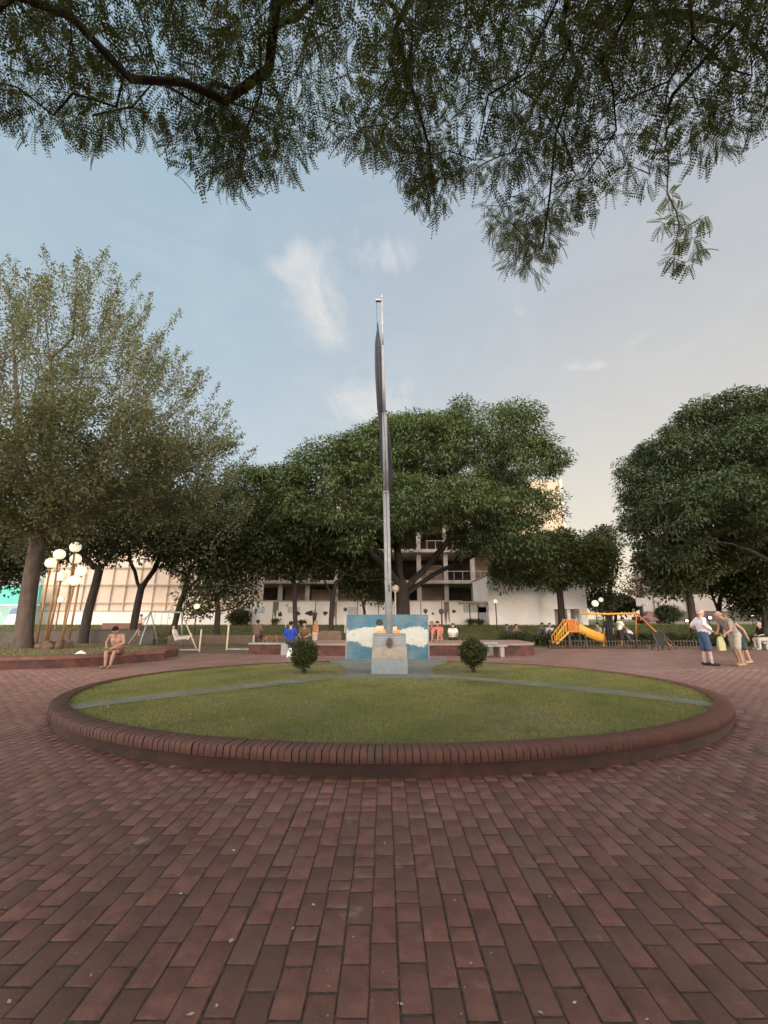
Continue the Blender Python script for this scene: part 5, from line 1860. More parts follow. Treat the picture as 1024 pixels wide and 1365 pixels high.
# unseen hedge added behind the viewpoint to keep low light off the kerb
for (hx, hy, ln_) in ((0.0, -3.0, 22.0),):
    t = thing('hedge', 'dense waist high hedge added unseen behind the viewpoint to block low light', 'hedge', (hx, hy, 0))
    T_ = np.stack([rng.uniform(-ln_ / 2, ln_ / 2, 900), rng.uniform(-.5, .5, 900), rng.uniform(.15, 1.35, 900)], -1)
    V_, F_, tn_ = crown_leaves(T_, 40, .22, .16, .10, flat=.9, hang=0, upper=.4)
    obj('foliage', np_mesh('foliage', V_, F_, tn_), LEAF['dark'], t)
    mb_ = MB()
    for k in range(44):
        x_ = -ln_ / 2 + .25 + k * .5
        mb_.path([(x_, 0, -.05), (x_ + .05, .04, .6), (x_ - .06, -.03, 1.2)], [.04, .03, .01], 5)
    mb_.build('stem', M['bark'], t)
for (lab, px, D_, wd, hg) in (('rounded dark shrub in front of the banded building', 893, 44, 24, 20), ('low shrub growing against the end of the left wall', 318, 36, 16, 14)):
    c_ = gp(px, D_)
    t = thing('shrub', lab, 'shrub', tuple(c_))
    m_ = MPP(D_)
    T_ = unit(rng.normal(0, 1, (70, 3))) * np.array([wd * m_ / 2, wd * m_ / 2, hg * m_ * .45]) * rng.uniform(.6, 1, (70, 1)) + np.array([0, 0, hg * m_ * .6])
    A_, par_, _ = skeleton([[(0, 0, -.05), (0, .02, .3), (.03, 0, .5)]], T_, step=.3, jit=.05, min_node=1)
    limb_mesh('stem', A_, par_, .08, .01, M['bark'], t)
    V_, F_, tn_ = crown_leaves(T_, 80, .45, .22, .12, flat=.8, hang=.1, upper=.5)
    obj('foliage', np_mesh('foliage', V_, F_, tn_), LEAF['dark'], t)
# weeds growing against the stained wall
for i, (px, hg, lab) in enumerate(((628, 8, 'clump of tall weeds against the white wall, left of its neighbour'), (641, 7, 'darker clump of weeds against the white wall by the gate'), (402, 6, 'small weed clump at the wall between the two thin trees'),
                                   (366, 9, 'leafy weeds at the foot of the run off stain on the wall'))):
    c_ = gp(px, 36.3); m_ = MPP(36)
    t = thing('weed_clump', lab, 'weeds', tuple(c_), 0, 'weeds along the white wall')
    mb = MB(); n_ = 16
    P0 = rng.normal(0, .16, (n_, 3)) * np.array([1, .4, 0])
    tops = P0 + np.stack([rng.normal(0, .12, n_), rng.normal(0, .06, n_), rng.uniform(.5, 1.0, n_) * hg * m_], -1)
    for a, b_ in zip(P0, tops): mb.path([tuple(a), tuple((a + b_) / 2 + rng.normal(0, .02, 3)), tuple(b_)], [.018, .014, .006], 4)
    mb.build('stem', M['bark_pale'], t)
    V_, F_, tn_ = crown_leaves(np.vstack([tops * .8, tops * .5]), 14, .13, .16, .05, flat=1, hang=-.3, upper=.6)
    obj('foliage', np_mesh('foliage', V_, F_, tn_), LEAF['tipuana_warm'], t)

# basketball backboard near the glowing gap
c = P(855.5, 802.5, 38)
t = thing('basketball_hoop', 'small white basketball backboard on a post below the glowing gap', 'backboard', (float(c[0]), 38, ZB))
h = float(c[2]) - ZB
MB().path([(0, .25, -.1), (0, .25, h)], .06, 8).build('post', M['rust'], t)
MB().box((0, 0, h), (1.0, .05, .72), bev=.01).build('backboard', M['white_paint'], t)
MB().bar((0, .02, h - .1), (0, .25, h - .1), .06).build('bracket', M['rust'], t)
rm = MB(); rm.path([(.22 * math.cos(a), -.27 + .22 * math.sin(a), h - .25) for a in np.linspace(0, 6.283, 17)], .018, 6, caps=False); rm.build('rim', M['orange'], t)
c = P(868, 811, 50)
t = thing('parked_car', 'dark red parked car half hidden behind the shrub at right', 'car', (float(c[0]), 50, .95), 0)
prof_ = [(-1.9, .35), (-1.95, .75), (-1.2, .90), (-.7, 1.38), (.6, 1.40), (1.15, .95), (1.85, .80), (1.95, .4)]
vs = [(x_, s_ * (.82 if z_ < 1 else .66), z_) for s_ in (-1, 1) for (x_, z_) in prof_]
n_ = len(prof_)
MB().add(vs, [tuple(range(n_)), tuple(range(n_, 2 * n_))[::-1]] + [(k, n_ + k, n_ + (k + 1) % n_, (k + 1) % n_) for k in range(n_)]).build('body', mat('dark_red_paint', (.16, .045, .04), .3, .1, 2), t)
MB().add([(-1.02, -.79, .93), (-.65, -.69, 1.32), (.55, -.69, 1.33), (.98, -.79, .95)], [(0, 1, 2, 3)]).build('window', M['glass'], t)
for x_ in (-1.2, 1.2):
    for y_ in (-.78, .78):
        MB().path([(x_, y_ - .1, .33), (x_, y_ + .1, .33)], .33, 18).build('wheel', M['rust'], t)

# ================================================================== PLAYGROUNDS
# swing frame on the left
D = 22.6
sw = thing('swing_set', 'grey blue A frame swing set behind the left bed', 'swing', (float(P(221, 860, D)[0]), D, 0))
bs = np.array([float(P(221, 860, D)[0]), D, 0])
aL, aR = P(201, 815.5, D) - bs, P(242, 816.5, D) - bs
MB().path([tuple(aL), tuple(aR)], .038, 10).build('beam', M['teal_steel'], sw)
for (ap, fx, fy, m) in ((aL, 184.5, -1.1, 'teal_steel'), (aL, 212, 1.0, 'teal_steel'), (aL, 168, .3, 'cream_steel'), (aR, 263, -.9, 'cream_steel'), (aR, 243, 1.0, 'teal_steel')):
    f_ = P(fx, 860, D + fy) - bs; f_[2] = 0
    MB().path([tuple(ap), tuple(f_)], .033, 8).build('leg', M[m], sw)
for xo in (.45, 1.15):
    q = aL + (aR - aL) * (xo / 1.65)
    s_ = MB().box((q[0], -.05, .52), (.42, .18, .03), bev=.008).build('seat', M['wood'], sw)
    for dx in (-.19, .19):
        MB().path([(q[0] + dx, -.05, .53), (q[0] + dx * .9, 0, q[2])], .008, 5).build('chain', M['rust'], s_)
# bench press of rails: low frame fence right of the swing
t = thing('low_railing', 'pale post with a low rail on the bare earth right of the left swing', 'railing', (float(gp(302, 21)[0]), 21, 0))
MB().box((0, 0, .62), (.07, .07, 1.28), bev=.008).build('post', M['cream_steel'], t)
MB().box((.62, 0, .07), (1.2, .22, .08), bev=.01).build('rail', M['concrete'], t)
MB().box((1.25, 0, .35), (.06, .06, .72), bev=.008).build('post', M['cream_steel'], t)
t = thing('low_railing', 'thin pale upright between the left swing and the goal like post', 'railing', (float(gp(263, 20)[0]), 20.2, 0))
MB().box((0, 0, .50), (.06, .06, 1.0), bev=.008).build('post', M['cream_steel'], t)
MB().bar((-.9, 0, .1), (0, 0, .1), .05).build('rail', M['cream_steel'], t)

# yellow and orange slide with its swing beam
D = 23.4
xa = float(gp(740, D)[0]); bs = np.array([float(gp(772, D)[0]), D, 0])
m = MPP(D) * .985
U = lambda px: (px - 772) * m
Zp = lambda py: float(P(772, py, D)[2])
sl = thing('slide', 'orange and yellow playground slide with railed ladder behind a low fence', 'slide', tuple(bs))
dk = MB().box((U(765), 0, Zp(842)), (14 * m, .62, .06), bev=.01)
dk.build('platform', M['orange'], sl)
for sy in (-.30, .30):
    mb = MB()
    for px in np.linspace(758.5, 771.5, 8):
        mb.bar((U(px), sy, Zp(842)), (U(px), sy, Zp(826.5)), .035)
    mb.bar((U(757.5), sy, Zp(826)), (U(772), sy, Zp(826)), .05)
    mb.build('guard_panel', M['orange'], sl)
for sy in (-.28, .28):
    for px in (759, 771):
        MB().path([(U(px), sy, 0), (U(px), sy, Zp(842))], .035, 8).build('post', M['rust'], sl)
    mb = MB()
    mb.bar((U(741.5), sy, Zp(858)), (U(758.5), sy, Zp(842)), .05, .09)
    mb.bar((U(741.5), sy, Zp(848)), (U(758.5), sy, Zp(827)), .04)
    for k in range(6):
        px = 741.5 + 17 * k / 5
        mb.bar((U(px), sy, Zp(858 - 16 * k / 5)), (U(px), sy, Zp(848 - 21 * k / 5)), .032)
    mb.build('stair_rail', M['yellow'], sl)
mb = MB()
for k in range(6):
    px = 743 + 15 * k / 5
    mb.box((U(px), 0, Zp(857 - 14.5 * k / 5)), (.14, .52, .03))
mb.build('step', M['orange'], sl)
# chute: curved trough with raised sides
path_ = [(772, 842.5), (780, 847), (790, 852), (799, 855.5), (808, 857)]
vs, fs = [], []
n_ = 20
for i in range(n_ + 1):
    s_ = i / n_ * (len(path_) - 1)
    px = np.interp(s_, range(len(path_)), [q[0] for q in path_]); py = np.interp(s_, range(len(path_)), [q[1] for q in path_])
    zc_ = Zp(py) + .03
    for (yy, dz) in ((-.34, .42), (-.30, .43), (-.27, .04), (0, 0), (.27, .04), (.30, .43), (.34, .42), (.30, -.05), (0, -.06), (-.30, -.05)):
        vs.append((U(px), yy, zc_ + dz * (1.0 if i < n_ - 2 else .8)))
for i in range(n_):
    for k in range(10):
        fs.append((i * 10 + k, i * 10 + (k + 1) % 10, (i + 1) * 10 + (k + 1) % 10, (i + 1) * 10 + k))
MB().add(vs, fs, True).build('chute', M['yellow'], sl)
for (px, sy) in ((800, -.3), (807, .3), (807, -.3)):
    MB().bar((U(px), sy, 0), (U(px), sy, Zp(857)), .05).build('support', M['yellow'], sl)
for sy in (-.31, .31):
    MB().bar((U(772), sy, Zp(842)), (U(776), sy, Zp(822)), .04).build('grab_rail', M['teal_steel'], sl)

D = 24.0
bs = np.array([float(gp(816, D)[0]), D, 0]); m = MPP(D) * .985
U = lambda px: (px - 816) * m
Zp = lambda py: float(P(816, py, D)[2])
fr = thing('swing_set', 'long orange swing beam on sloping legs right of the slide', 'swing', tuple(bs))
MB().path([(U(780), 0, Zp(818)), (U(816), 0, Zp(818.5)), (U(853), 0, Zp(817.5))], .055, 10).build('beam', M['yellow'], fr)
for (p0, p1, m_) in (((780, -.02, 818), (775, -.9, 862), 'teal_steel'), ((780, .02, 818), (786, .9, 862), 'teal_steel'), ((853, -.02, 817.5), (879, -.9, 862), 'orange'), ((853, .02, 817.5), (858, .9, 862), 'orange')):
    MB().path([(U(p0[0]), p0[1], Zp(p0[2])), (U(p1[0]), p1[1], 0)], .036, 8).build('leg', M[m_], fr)
for px in (803, 838):
    s_ = MB().box((U(px), -.05, .45), (.42, .18, .03), bev=.008).build('seat', M['rust'], fr)
    for dx in (-.19, .19):
        MB().path([(U(px) + dx, -.05, .46), (U(px) + dx, 0, Zp(818))], .008, 5).build('chain', M['rust'], s_)

# low fence in front of the playground
D = 22.6
x0, x1 = float(gp(732, D)[0]), float(gp(935, D)[0])
t = thing('low_fence', 'low dark picket fence along the front of the playground', 'fence', ((x0 + x1) / 2, D, 0))
hw = (x1 - x0) / 2
for z_ in (.08, .36):
    MB().bar((-hw, 0, z_), (hw, 0, z_), .03).build('rail', M['rust'], t)
mb = MB()
for k in range(int(2 * hw / .16)):
    mb.bar((-hw + .08 + k * .16, 0, 0), (-hw + .08 + k * .16, 0, .42), .018)
mb.build('picket', mat('picket_steel', (.16, .11, .08), .6, .2, 5, metal=.1), t)
for px in (760, 782, 850, 936):
    MB().box((float(gp(px, D)[0]) - (x0 + x1) / 2, -.03, .35), (.07, .07, .75), bev=.01).build('post', M['rust'], t)
MB().box((-hw * .35, .12, .04), (hw * 1.3, .18, .10), bev=.01).build('curb', M['brick_wall'], t)

# dark folding frames by the right end of the fence
for (px0, px1, lab) in ((875, 889, 'dark metal notice frame leaning by the right end of the fence'),):
    a, b_ = gp(px0, 21.6), gp(px1, 21.6)
    t = thing('notice_board', lab, 'frame', ((a[0] + b_[0]) / 2, 21.6, 0))
    w_ = b_[0] - a[0]
    for sx in (-1, 1):
        MB().bar((sx * w_ / 2, -.28, 0), (sx * w_ / 2 - .08, .0, .86), .05).build('leg', M['rust'], t)
        MB().bar((sx * w_ / 2, .30, 0), (sx * w_ / 2 - .08, .02, .86), .05).build('leg', M['rust'], t)
    MB().add([(-w_ / 2 - .04, -.20, .22), (w_ / 2 - .10, -.20, .22), (w_ / 2 - .12, -.03, .84), (-w_ / 2 - .06, -.03, .84), (-w_ / 2 - .04, -.17, .22), (w_ / 2 - .10, -.17, .22), (w_ / 2 - .12, .0, .84), (-w_ / 2 - .06, .0, .84)],
             [(0, 1, 2, 3), (4, 7, 6, 5), (0, 4, 5, 1), (1, 5, 6, 2), (2, 6, 7, 3), (3, 7, 4, 0)]).build('panel', mat('black_board', (.014, .013, .013), .8, .2, 6), t)
    MB().bar((w_ / 2 - .08, .02, .80), (w_ / 2 + .55, .05, .05), .045).build('brace', M['rust'], t)

# ================================================================== PEOPLE
PENDING = []
SK = {k: mat('skin_' + k, c, .55, .08, 6, spec=.35) for k, c in (('fair', (.46, .30, .23)), ('tan', (.34, .205, .145)), ('brown', (.24, .14, .095)), ('red', (.44, .245, .165)))}
CLOTH = {}


def cloth(c):
    if c not in CLOTH:
        CLOTH[c] = mat('cloth', c, .9, .12, 12, bump=.004, bscale=30, spec=.2)
    return CLOTH[c]


def capsule(mb, p0, r0, p1, r1, n=10):
    p0, p1 = Vector(p0), Vector(p1)
    if (p1 - p0).length > 1e-4:
        mb.path([p0, p0.lerp(p1, .5), p1], [r0, (r0 + r1) / 2, r1], n)
    mb.ball(p0, r0 * 1.0, n, 7); mb.ball(p1, r1 * 1.0, n, 7)


def remesh(name, mb, material, parent, vox, it=4):
    o = mb.build(name, material, parent)
    md = o.modifiers.new('r', 'REMESH'); md.mode = 'VOXEL'; md.voxel_size = vox; md.use_smooth_shade = True
    sm = o.modifiers.new('s', 'SMOOTH'); sm.factor = .5; sm.iterations = it
    PENDING.append(o)
    return o


def lerp(a, b_, f): return tuple(np.array(a) + (np.array(b_) - np.array(a)) * f)


def person(label, loc, yaw, J, skin='fair', top=None, sleeve=.55, bottom=None, legf=.95, shoe=None, hair=None, hair_style='short', vox=.011, scale=1.0, belly=0.0,
           fingers=True, group=None, faces=True, sock=None, long_top=False):
    t = thing('person', label, 'person', loc, yaw, group)
    if scale != 1.0: t.scale = (scale,) * 3
    J = {k: np.array(v, float) for k, v in J.items()}
    b = MB()
    pel, che, nk, hd = J['pelvis'], J['chest'], J['neck'], J['head']
    up = (nk - pel) / np.linalg.norm(nk - pel)
    lat = (J['shL'] - J['shR']); lat = lat / np.linalg.norm(lat)
    fwd = np.cross(lat, up)
    hipL, hipR = pel + lat * .085, pel - lat * .085
    wst = J.get('waist', (pel + che) / 2)
    for s_ in (-1, 1):
        capsule(b, pel + lat * .070 * s_, .112, wst + lat * .055 * s_, .100)
        capsule(b, wst + lat * .055 * s_, .100, che + lat * .075 * s_, .112)
        capsule(b, che + lat * .075 * s_, .108, nk + lat * .075 * s_ - up * .07, .062)
    capsule(b, nk - up * .06, .058, hd - (hd - nk) * .35, .050)
    for s_, S_ in ((1, 'L'), (-1, 'R')):
        sh, el, wr = J['sh' + S_], J['el' + S_], J['wr' + S_]
        capsule(b, nk - up * .05 + lat * .05 * s_, .052, sh, .054)
        capsule(b, sh, .053, el, .041); capsule(b, el, .041, wr, .029)
        # hand: palm, four fingers of different lengths and a thumb from the side of the palm
        hdn = wr - el; hdn = hdn / np.linalg.norm(hdn)
        side = np.cross(hdn, up if abs(hdn @ up) < .9 else fwd); side = side / np.linalg.norm(side)
        pn = np.cross(side, hdn)
        pc = wr + hdn * .045
        capsule(b, wr, .025, pc + side * .016, .022); capsule(b, wr, .025, pc - side * .016, .022)
        if fingers:
            for k, (o_, ln_) in enumerate(((.030, .068), (.010, .078), (-.010, .074), (-.030, .058))):
                k0 = pc + side * o_ + hdn * .022; k1 = k0 + hdn * ln_ * .5 + pn * .008; k2 = k1 + hdn * ln_ * .4 + pn * .022
                capsule(b, k0, .0105, k1, .0098, 7); capsule(b, k1, .0098, k2, .0085, 7)
            th = wr + hdn * .03 + side * .03
            capsule(b, th, .013, th + side * .026 + hdn * .03, .0105, 7); capsule(b, th + side * .026 + hdn * .03, .0105, th + side * .030 + hdn * .058 + pn * .012, .009, 7)
        hp, kn, an = (hipL if s_ > 0 else hipR), J['kn' + S_], J['an' + S_]
        capsule(b, hp, .088, kn, .058)
        capsule(b, kn, .056, kn + (an - kn) * .35, .056); capsule(b, kn + (an - kn) * .35, .056, an, .036)
        toe = J['toe' + S_]
        heel = an - (toe - an) * .22 + np.array([0, 0, -.035])
        capsule(b, an, .036, heel, .032); capsule(b, heel, .032, toe, .030)
    if belly > 0:
        b.ball(wst + fwd * .055, (.12 + belly * .5,) * 3, 14, 9)
    # head: skull, jaw, nose, brow, ears
    hup = hd - nk; hup = hup / np.linalg.norm(hup)
    face = J.get('face', None)
    face = fwd if face is None else face / np.linalg.norm(face)
    face = face - hup * (face @ hup) * .6; face = face / np.linalg.norm(face)
    hl = np.cross(hup, face); hl = hl / np.linalg.norm(hl)
    b.ball(hd + hup * .03 - face * .012, .092, 16, 11); b.ball(hd + hup * .03 + face * .018, .082, 14, 9)
    capsule(b, hd - hup * .035 + face * .035, .060, hd - hup * .075 + face * .052, .040)
    capsule(b, hd + hup * .018 + face * .088, .012, hd - hup * .022 + face * .108, .016, 8)
    capsule(b, hd + hup * .03 + face * .078 + hl * .03, .016, hd + hup * .03 + face * .078 - hl * .03, .016, 8)
    capsule(b, hd - hup * .052 + face * .088 + hl * .014, .011, hd - hup * .052 + face * .088 - hl * .014, .011, 8)
    for s_ in (-1, 1):
        b.ball(hd + hl * .092 * s_ - face * .005, (.018, .018, .030), 8, 6)
    remesh('body', b, SK[skin], t, vox)
    if faces:
        for s_ in (-1, 1):
            MB().ball(hd + hup * .008 + face * .088 + hl * .032 * s_, .010, 8, 6).build('eye', M['rust'], t)
    inf = max(.012, vox * 1.1)
    if top is not None:
        g_ = MB()
        for s_ in (-1, 1):
            lo_ = pel + up * (.02 if not long_top else -.16)
            capsule(g_, lo_ + lat * .078 * s_, .112 + inf, wst + lat * .058 * s_, .108 + inf)
            capsule(g_, wst + lat * .058 * s_, .108 + inf, che + lat * .075 * s_, .112 + inf)
            capsule(g_, che + lat * .075 * s_, .110 + inf, nk + lat * .075 * s_ - up * .07, .060 + inf)
            S_ = 'L' if s_ > 0 else 'R'
            capsule(g_, nk - up * .065 + lat * .06 * s_, .050 + inf, J['sh' + S_], .054 + inf)
            if sleeve > 0:
                e_ = np.array(lerp(J['sh' + S_], J['el' + S_], min(1, sleeve)))
                capsule(g_, J['sh' + S_], .055 + inf, e_, .050 + inf * 1.3)
                if sleeve > 1: capsule(g_, e_, .045 + inf, np.array(lerp(J['el' + S_], J['wr' + S_], sleeve - 1)), .034 + inf)
        if belly > 0: g_.ball(wst + fwd * .055, (.12 + belly * .5 + inf,) * 3, 14, 9)
        remesh('shirt', g_, cloth(top), t, max(vox, .010))
    if bottom is not None:
        g_ = MB()
        for s_ in (-1, 1):
            capsule(g_, pel + lat * .072 * s_ + up * .05, .116 + inf, pel + lat * .078 * s_ - up * .02, .118 + inf)
            S_ = 'L' if s_ > 0 else 'R'
            hp, kn, an = (hipL if s_ > 0 else hipR), J['kn' + S_], J['an' + S_]
            capsule(g_, hp, .098 + inf, np.array(lerp(hp, kn, min(1, legf))), .082 + inf)
            if legf > 1: capsule(g_, kn, .068 + inf, np.array(lerp(kn, an, legf - 1)), .055 + inf)
        remesh('trousers' if legf > 1.3 else 'shorts', g_, cloth(bottom), t, max(vox, .010))
    if sock is not None:
        for S_ in 'LR':
            kn, an = J['kn' + S_], J['an' + S_]
            g_ = MB(); capsule(g_, np.array(lerp(kn, an, .62)), .050 + inf * .6, an, .040 + inf * .6)
            remesh('sock', g_, cloth(sock), t, max(vox, .010), 2)
    if shoe is not None:
        for S_ in 'LR':
            an, toe = J['an' + S_], J['toe' + S_]
            g_ = MB(); heel = an - (toe - an) * .25 + np.array([0, 0, -.035])
            capsule(g_, heel, .036 + inf, toe, .032 + inf); capsule(g_, an + np.array([0, 0, -.02]), .036 + inf, heel, .032 + inf)
            remesh('shoe', g_, cloth(shoe), t, max(vox, .010), 2)
    if hair is not None:
        g_ = MB()
        if hair_style == 'fringe':          # bald crown, hair at the sides and back
            for a in np.linspace(-1.55, 1.55, 7):
                dd = -face * math.cos(a) + hl * math.sin(a)
                g_.ball(hd + dd * .070 - face * .012 - hup * .002, .030, 8, 6)
        else:
            g_.ball(hd + hup * .045 - face * .020, (.099,) * 3, 14, 9)
            g_.ball(hd + hup * .072 + face * .02, (.072,) * 3, 12, 8)
            if hair_style == 'long':
                capsule(g_, hd - face * .06, .075, nk - face * .06 - up * .10, .055)
        remesh('hair', g_, cloth(hair), t, max(vox, .010), 2)
    return t


def stand(**kw):
    J = dict(pelvis=(0, 0, .93), waist=(0, 0, 1.08), chest=(0, 0, 1.27), neck=(0, 0, 1.47), head=(.015, 0, 1.61), shL=(0, .185, 1.41), shR=(0, -.185, 1.41),
             elL=(-.02, .24, 1.13), elR=(-.02, -.24, 1.13), wrL=(.06, .25, .88), wrR=(.06, -.25, .88), knL=(.02, .10, .50), knR=(.02, -.10, .50), anL=(-.02, .10, .075), anR=(-.02, -.10, .075),
             toeL=(.14, .12, .03), toeR=(.14, -.12, .03))
    J.update(kw); return J


def sit(h=.45, lean=.1, **kw):
    J = dict(pelvis=(0, 0, h + .11), waist=(lean * .4, 0, h + .27), chest=(lean, 0, h + .46), neck=(lean * 1.5, 0, h + .65), head=(lean * 1.9, 0, h + .78),
             shL=(lean * 1.3, .18, h + .59), shR=(lean * 1.3, -.18, h + .59), elL=(lean + .08, .24, h + .34), elR=(lean + .08, -.24, h + .34), wrL=(lean + .28, .12, h + .27), wrR=(lean + .28, -.12, h + .27),
             knL=(.42, .12, h + .08), knR=(.42, -.12, h + .08), anL=(.44, .11, .075), anR=(.44, -.11, .075), toeL=(.60, .12, .03), toeR=(.60, -.12, .03))
    J.update(kw); return J


def ground_sit(**kw):
    J = dict(pelvis=(0, 0, .11), waist=(0, 0, .27), chest=(.04, 0, .45), neck=(.07, 0, .64), head=(.10, 0, .77), shL=(.05, .18, .58), shR=(.05, -.18, .58), elL=(.16, .24, .36), elR=(.16, -.24, .36),
             wrL=(.36, .14, .38), wrR=(.36, -.14, .38), knL=(.40, .14, .44), knR=(.40, -.14, .44), anL=(.62, .13, .075), anR=(.62, -.13, .075), toeL=(.78, .14, .03), toeR=(.78, -.14, .03))
    J.update(kw); return J


PI = math.pi
# man in the white shirt, facing right, pot belly, hand on his hip
c = PZ(944.5, 887, 0)
person('heavy white haired man in white shirt and long navy shorts facing right', (c[0], c[1], 0), -.12, stand(
    chest=(-.03, 0, 1.27), waist=(.02, 0, 1.09), neck=(.0, 0, 1.46), head=(.045, 0, 1.60), elL=(-.16, .30, 1.17), wrL=(.08, .26, 1.06), elR=(-.10, -.33, 1.19), wrR=(.13, -.27, 1.05),
    anL=(-.04, .11, .075), anR=(.06, -.10, .075), toeL=(.13, .13, .03), toeR=(.24, -.11, .03), knL=(.0, .10, .50), knR=(.05, -.10, .50)),
    skin='fair', top=(.66, .62, .66), sleeve=.75, bottom=(.055, .085, .155), legf=1.02, shoe=(.025, .02, .02), sock=(.34, .33, .35), hair=(.62, .60, .58), hair_style='fringe', belly=.13, scale=1.03)
# bending man in a grey vest, facing left
c = PZ(986, 887.5, 0)
person('bald man in grey tank top and pale khaki shorts bending towards the white shirted man', (c[0], c[1], 0), PI + .15, stand(
    pelvis=(-.02, 0, .93), waist=(.06, 0, 1.09), chest=(.16, 0, 1.27), neck=(.31, 0, 1.43), head=(.42, 0, 1.53), face=(.8, 0, -.5), shL=(.26, .185, 1.37), shR=(.26, -.185, 1.37), elL=(.30, .23, 1.07), elR=(.26, -.23, 1.08),
    wrL=(.46, .16, .95), wrR=(.44, -.14, .97), knL=(.06, .11, .50), knR=(-.02, -.10, .50), anL=(-.02, .12, .075), anR=(-.16, -.10, .075), toeL=(.16, .13, .03), toeR=(.02, -.12, .03)),
    skin='tan', top=(.24, .215, .195), sleeve=0, bottom=(.36, .335, .29), legf=.90, shoe=(.30, .21, .13), hair=(.34, .28, .24), hair_style='fringe', scale=1.04)
# third person behind him
c = PZ(994.5, 885.5, 0)
person('sunburnt person in dark teal skirt standing half hidden behind the bending man', (c[0] + .36, c[1] + .42, 0), PI - .1, stand(
    pelvis=(.05, 0, .92), waist=(.13, 0, 1.07), chest=(.22, 0, 1.24), neck=(.32, 0, 1.40), head=(.41, 0, 1.51), face=(.8, 0, -.5), shL=(.26, .18, 1.34), shR=(.26, -.18, 1.34), elL=(.06, .27, 1.10), elR=(.34, -.24, 1.06),
    wrL=(-.02, .28, .84), wrR=(.42, -.15, .92), anL=(-.08, .10, .075), anR=(.0, -.10, .075), toeL=(.08, .12, .03), toeR=(.16, -.11, .03)),
    skin='red', top=(.05, .075, .07), sleeve=0, bottom=(.055, .08, .08), legf=1.0, shoe=(.35, .27, .19), hair=(.16, .10, .07), long_top=True)
# bag held by the bending man
c = PZ(986, 887.5, 0)
bag = MB()
pts_ = [(-.11, 0), (.10, .0), (.115, .18), (.095, .36), (.06, .44), (-.05, .44), (-.09, .36), (-.12, .16)]
n_ = len(pts_)
vs = [(x_, s_ * .05 * (1 if z_ < .3 else .5), z_) for s_ in (-1, 1) for (x_, z_) in pts_]
bag.add(vs, [tuple(range(n_)), tuple(range(n_, 2 * n_))[::-1]] + [(k, n_ + k, n_ + (k + 1) % n_, (k + 1) % n_) for k in range(n_)])
bag.path([(-.05, 0, .43), (-.04, 0, .53), (.04, 0, .53), (.05, 0, .43)], .010, 6)
bo = bag.build('bag', cloth((.40, .385, .22)))
bo.location = (c[0] - .50, c[1] - .05, .47)
tag(bo, 'pale yellow green carrier bag held in front of the bending man', 'bag')
# seated person at the right edge, with a pale bench block
c = PZ(1019, 866, 0)
person('seated person in black top and pale trousers at the right edge', (c[0] + .15, c[1], 0), PI, sit(.40, .08), skin='fair', top=(.02, .02, .022), sleeve=.9, bottom=(.42, .38, .33), legf=1.9, shoe=(.3, .26, .2), hair=(.42, .34, .26), vox=.014)
t = thing('stone_seat', 'pale grey stone block seat at the right edge', 'bench', (c[0] + .25, c[1], 0))
MB().box((0, 0, .33), (.8, .5, .10), bev=.02).build('seat', M['concrete'], t)
MB().box((0, .0, .14), (.55, .4, .279), bev=.02).build('base', M['concrete'], t)

# man sitting on the edge of the left bed
c = PZ(141, 890.5, 0)
sd_ = np.array([.30, -1.0]); yaw = math.atan2(-1.0, .12)
person('bare chested dark haired man sitting on the brick edge of the left bed, looking down', (c[0], c[1] + .47, 0), yaw, sit(.36, .14, head=(.34, 0, 1.10), neck=(.23, 0, .99), face=(.5, 0, -.8),
       elR=(.02, -.36, .72), wrR=(.26, -.22, .60), elL=(.24, .26, .72), wrL=(.40, .06, .60), knL=(.43, .10, .46), knR=(.43, -.13, .46), anL=(.45, .05, .075), anR=(.44, -.10, .075), toeL=(.62, .06, .03), toeR=(.60, -.12, .03)),
       skin='tan', bottom=(.16, .075, .06), legf=.45, hair=(.012, .010, .010), scale=1.0)


def extra(label, px, py, D, yaw, J, z=None, **kw):
    q = P(px, py, D)
    z_ = float(terrain(0, D)) if z is None else z
    kw.setdefault('vox', .018); kw.setdefault('fingers', True); kw.setdefault('faces', False)
    return person(label, (float(q[0]), D, max(0, z_)), yaw, J, **kw)


extra('person in bright blue shirt seen from behind, sitting by the concrete block', 386, 870, 18.45, PI / 2 + .2, sit(.46, .02, anL=(.42, .11, .20), anR=(.42, -.11, .20), toeL=(.55, .12, .15), toeR=(.55, -.12, .15)), top=(.02, .055, .30), sleeve=.9, bottom=(.05, .05, .07), legf=1.8, hair=(.02, .015, .012), vox=.014)
extra('dark haired person in a brown top just above the left bush', 406, 860, 18.9, -PI / 2, sit(.46, .1, anL=(.2, .11, .50), anR=(.2, -.11, .50), toeL=(.3, .12, .47), toeR=(.3, -.12, .47), knL=(.32, .14, .56), knR=(.32, -.14, .56)), top=(.12, .075, .045), sleeve=.5, bottom=(.08, .06, .05), legf=1.7, hair=(.02, .015, .01), skin='tan', hair_style='long')
extra('person in an orange top standing behind the left bush', 419.5, 866, 22.0, -PI * .75, stand(), z=0, top=(.42, .17, .06), sleeve=.4, bottom=(.50, .42, .34), legf=1.9, hair=(.24, .15, .07), hair_style='long', skin='red', scale=.80)
extra('person in a coral top sitting on the terrace right of the mural', 584.5, 850, 20.2, -PI / 2 - .4, ground_sit(), z=.47, top=(.50, .15, .11), sleeve=.5, bottom=(.42, .20, .16), legf=1.0, hair=(.03, .02, .015), hair_style='long', skin='tan')
extra('brown clad person sitting at the right edge of the mural', 575, 850, 20.4, -PI / 2 + .3, ground_sit(), z=.47, top=(.20, .10, .07), sleeve=.5, bottom=(.12, .07, .05), legf=1.8, hair=(.22, .13, .08), skin='tan')
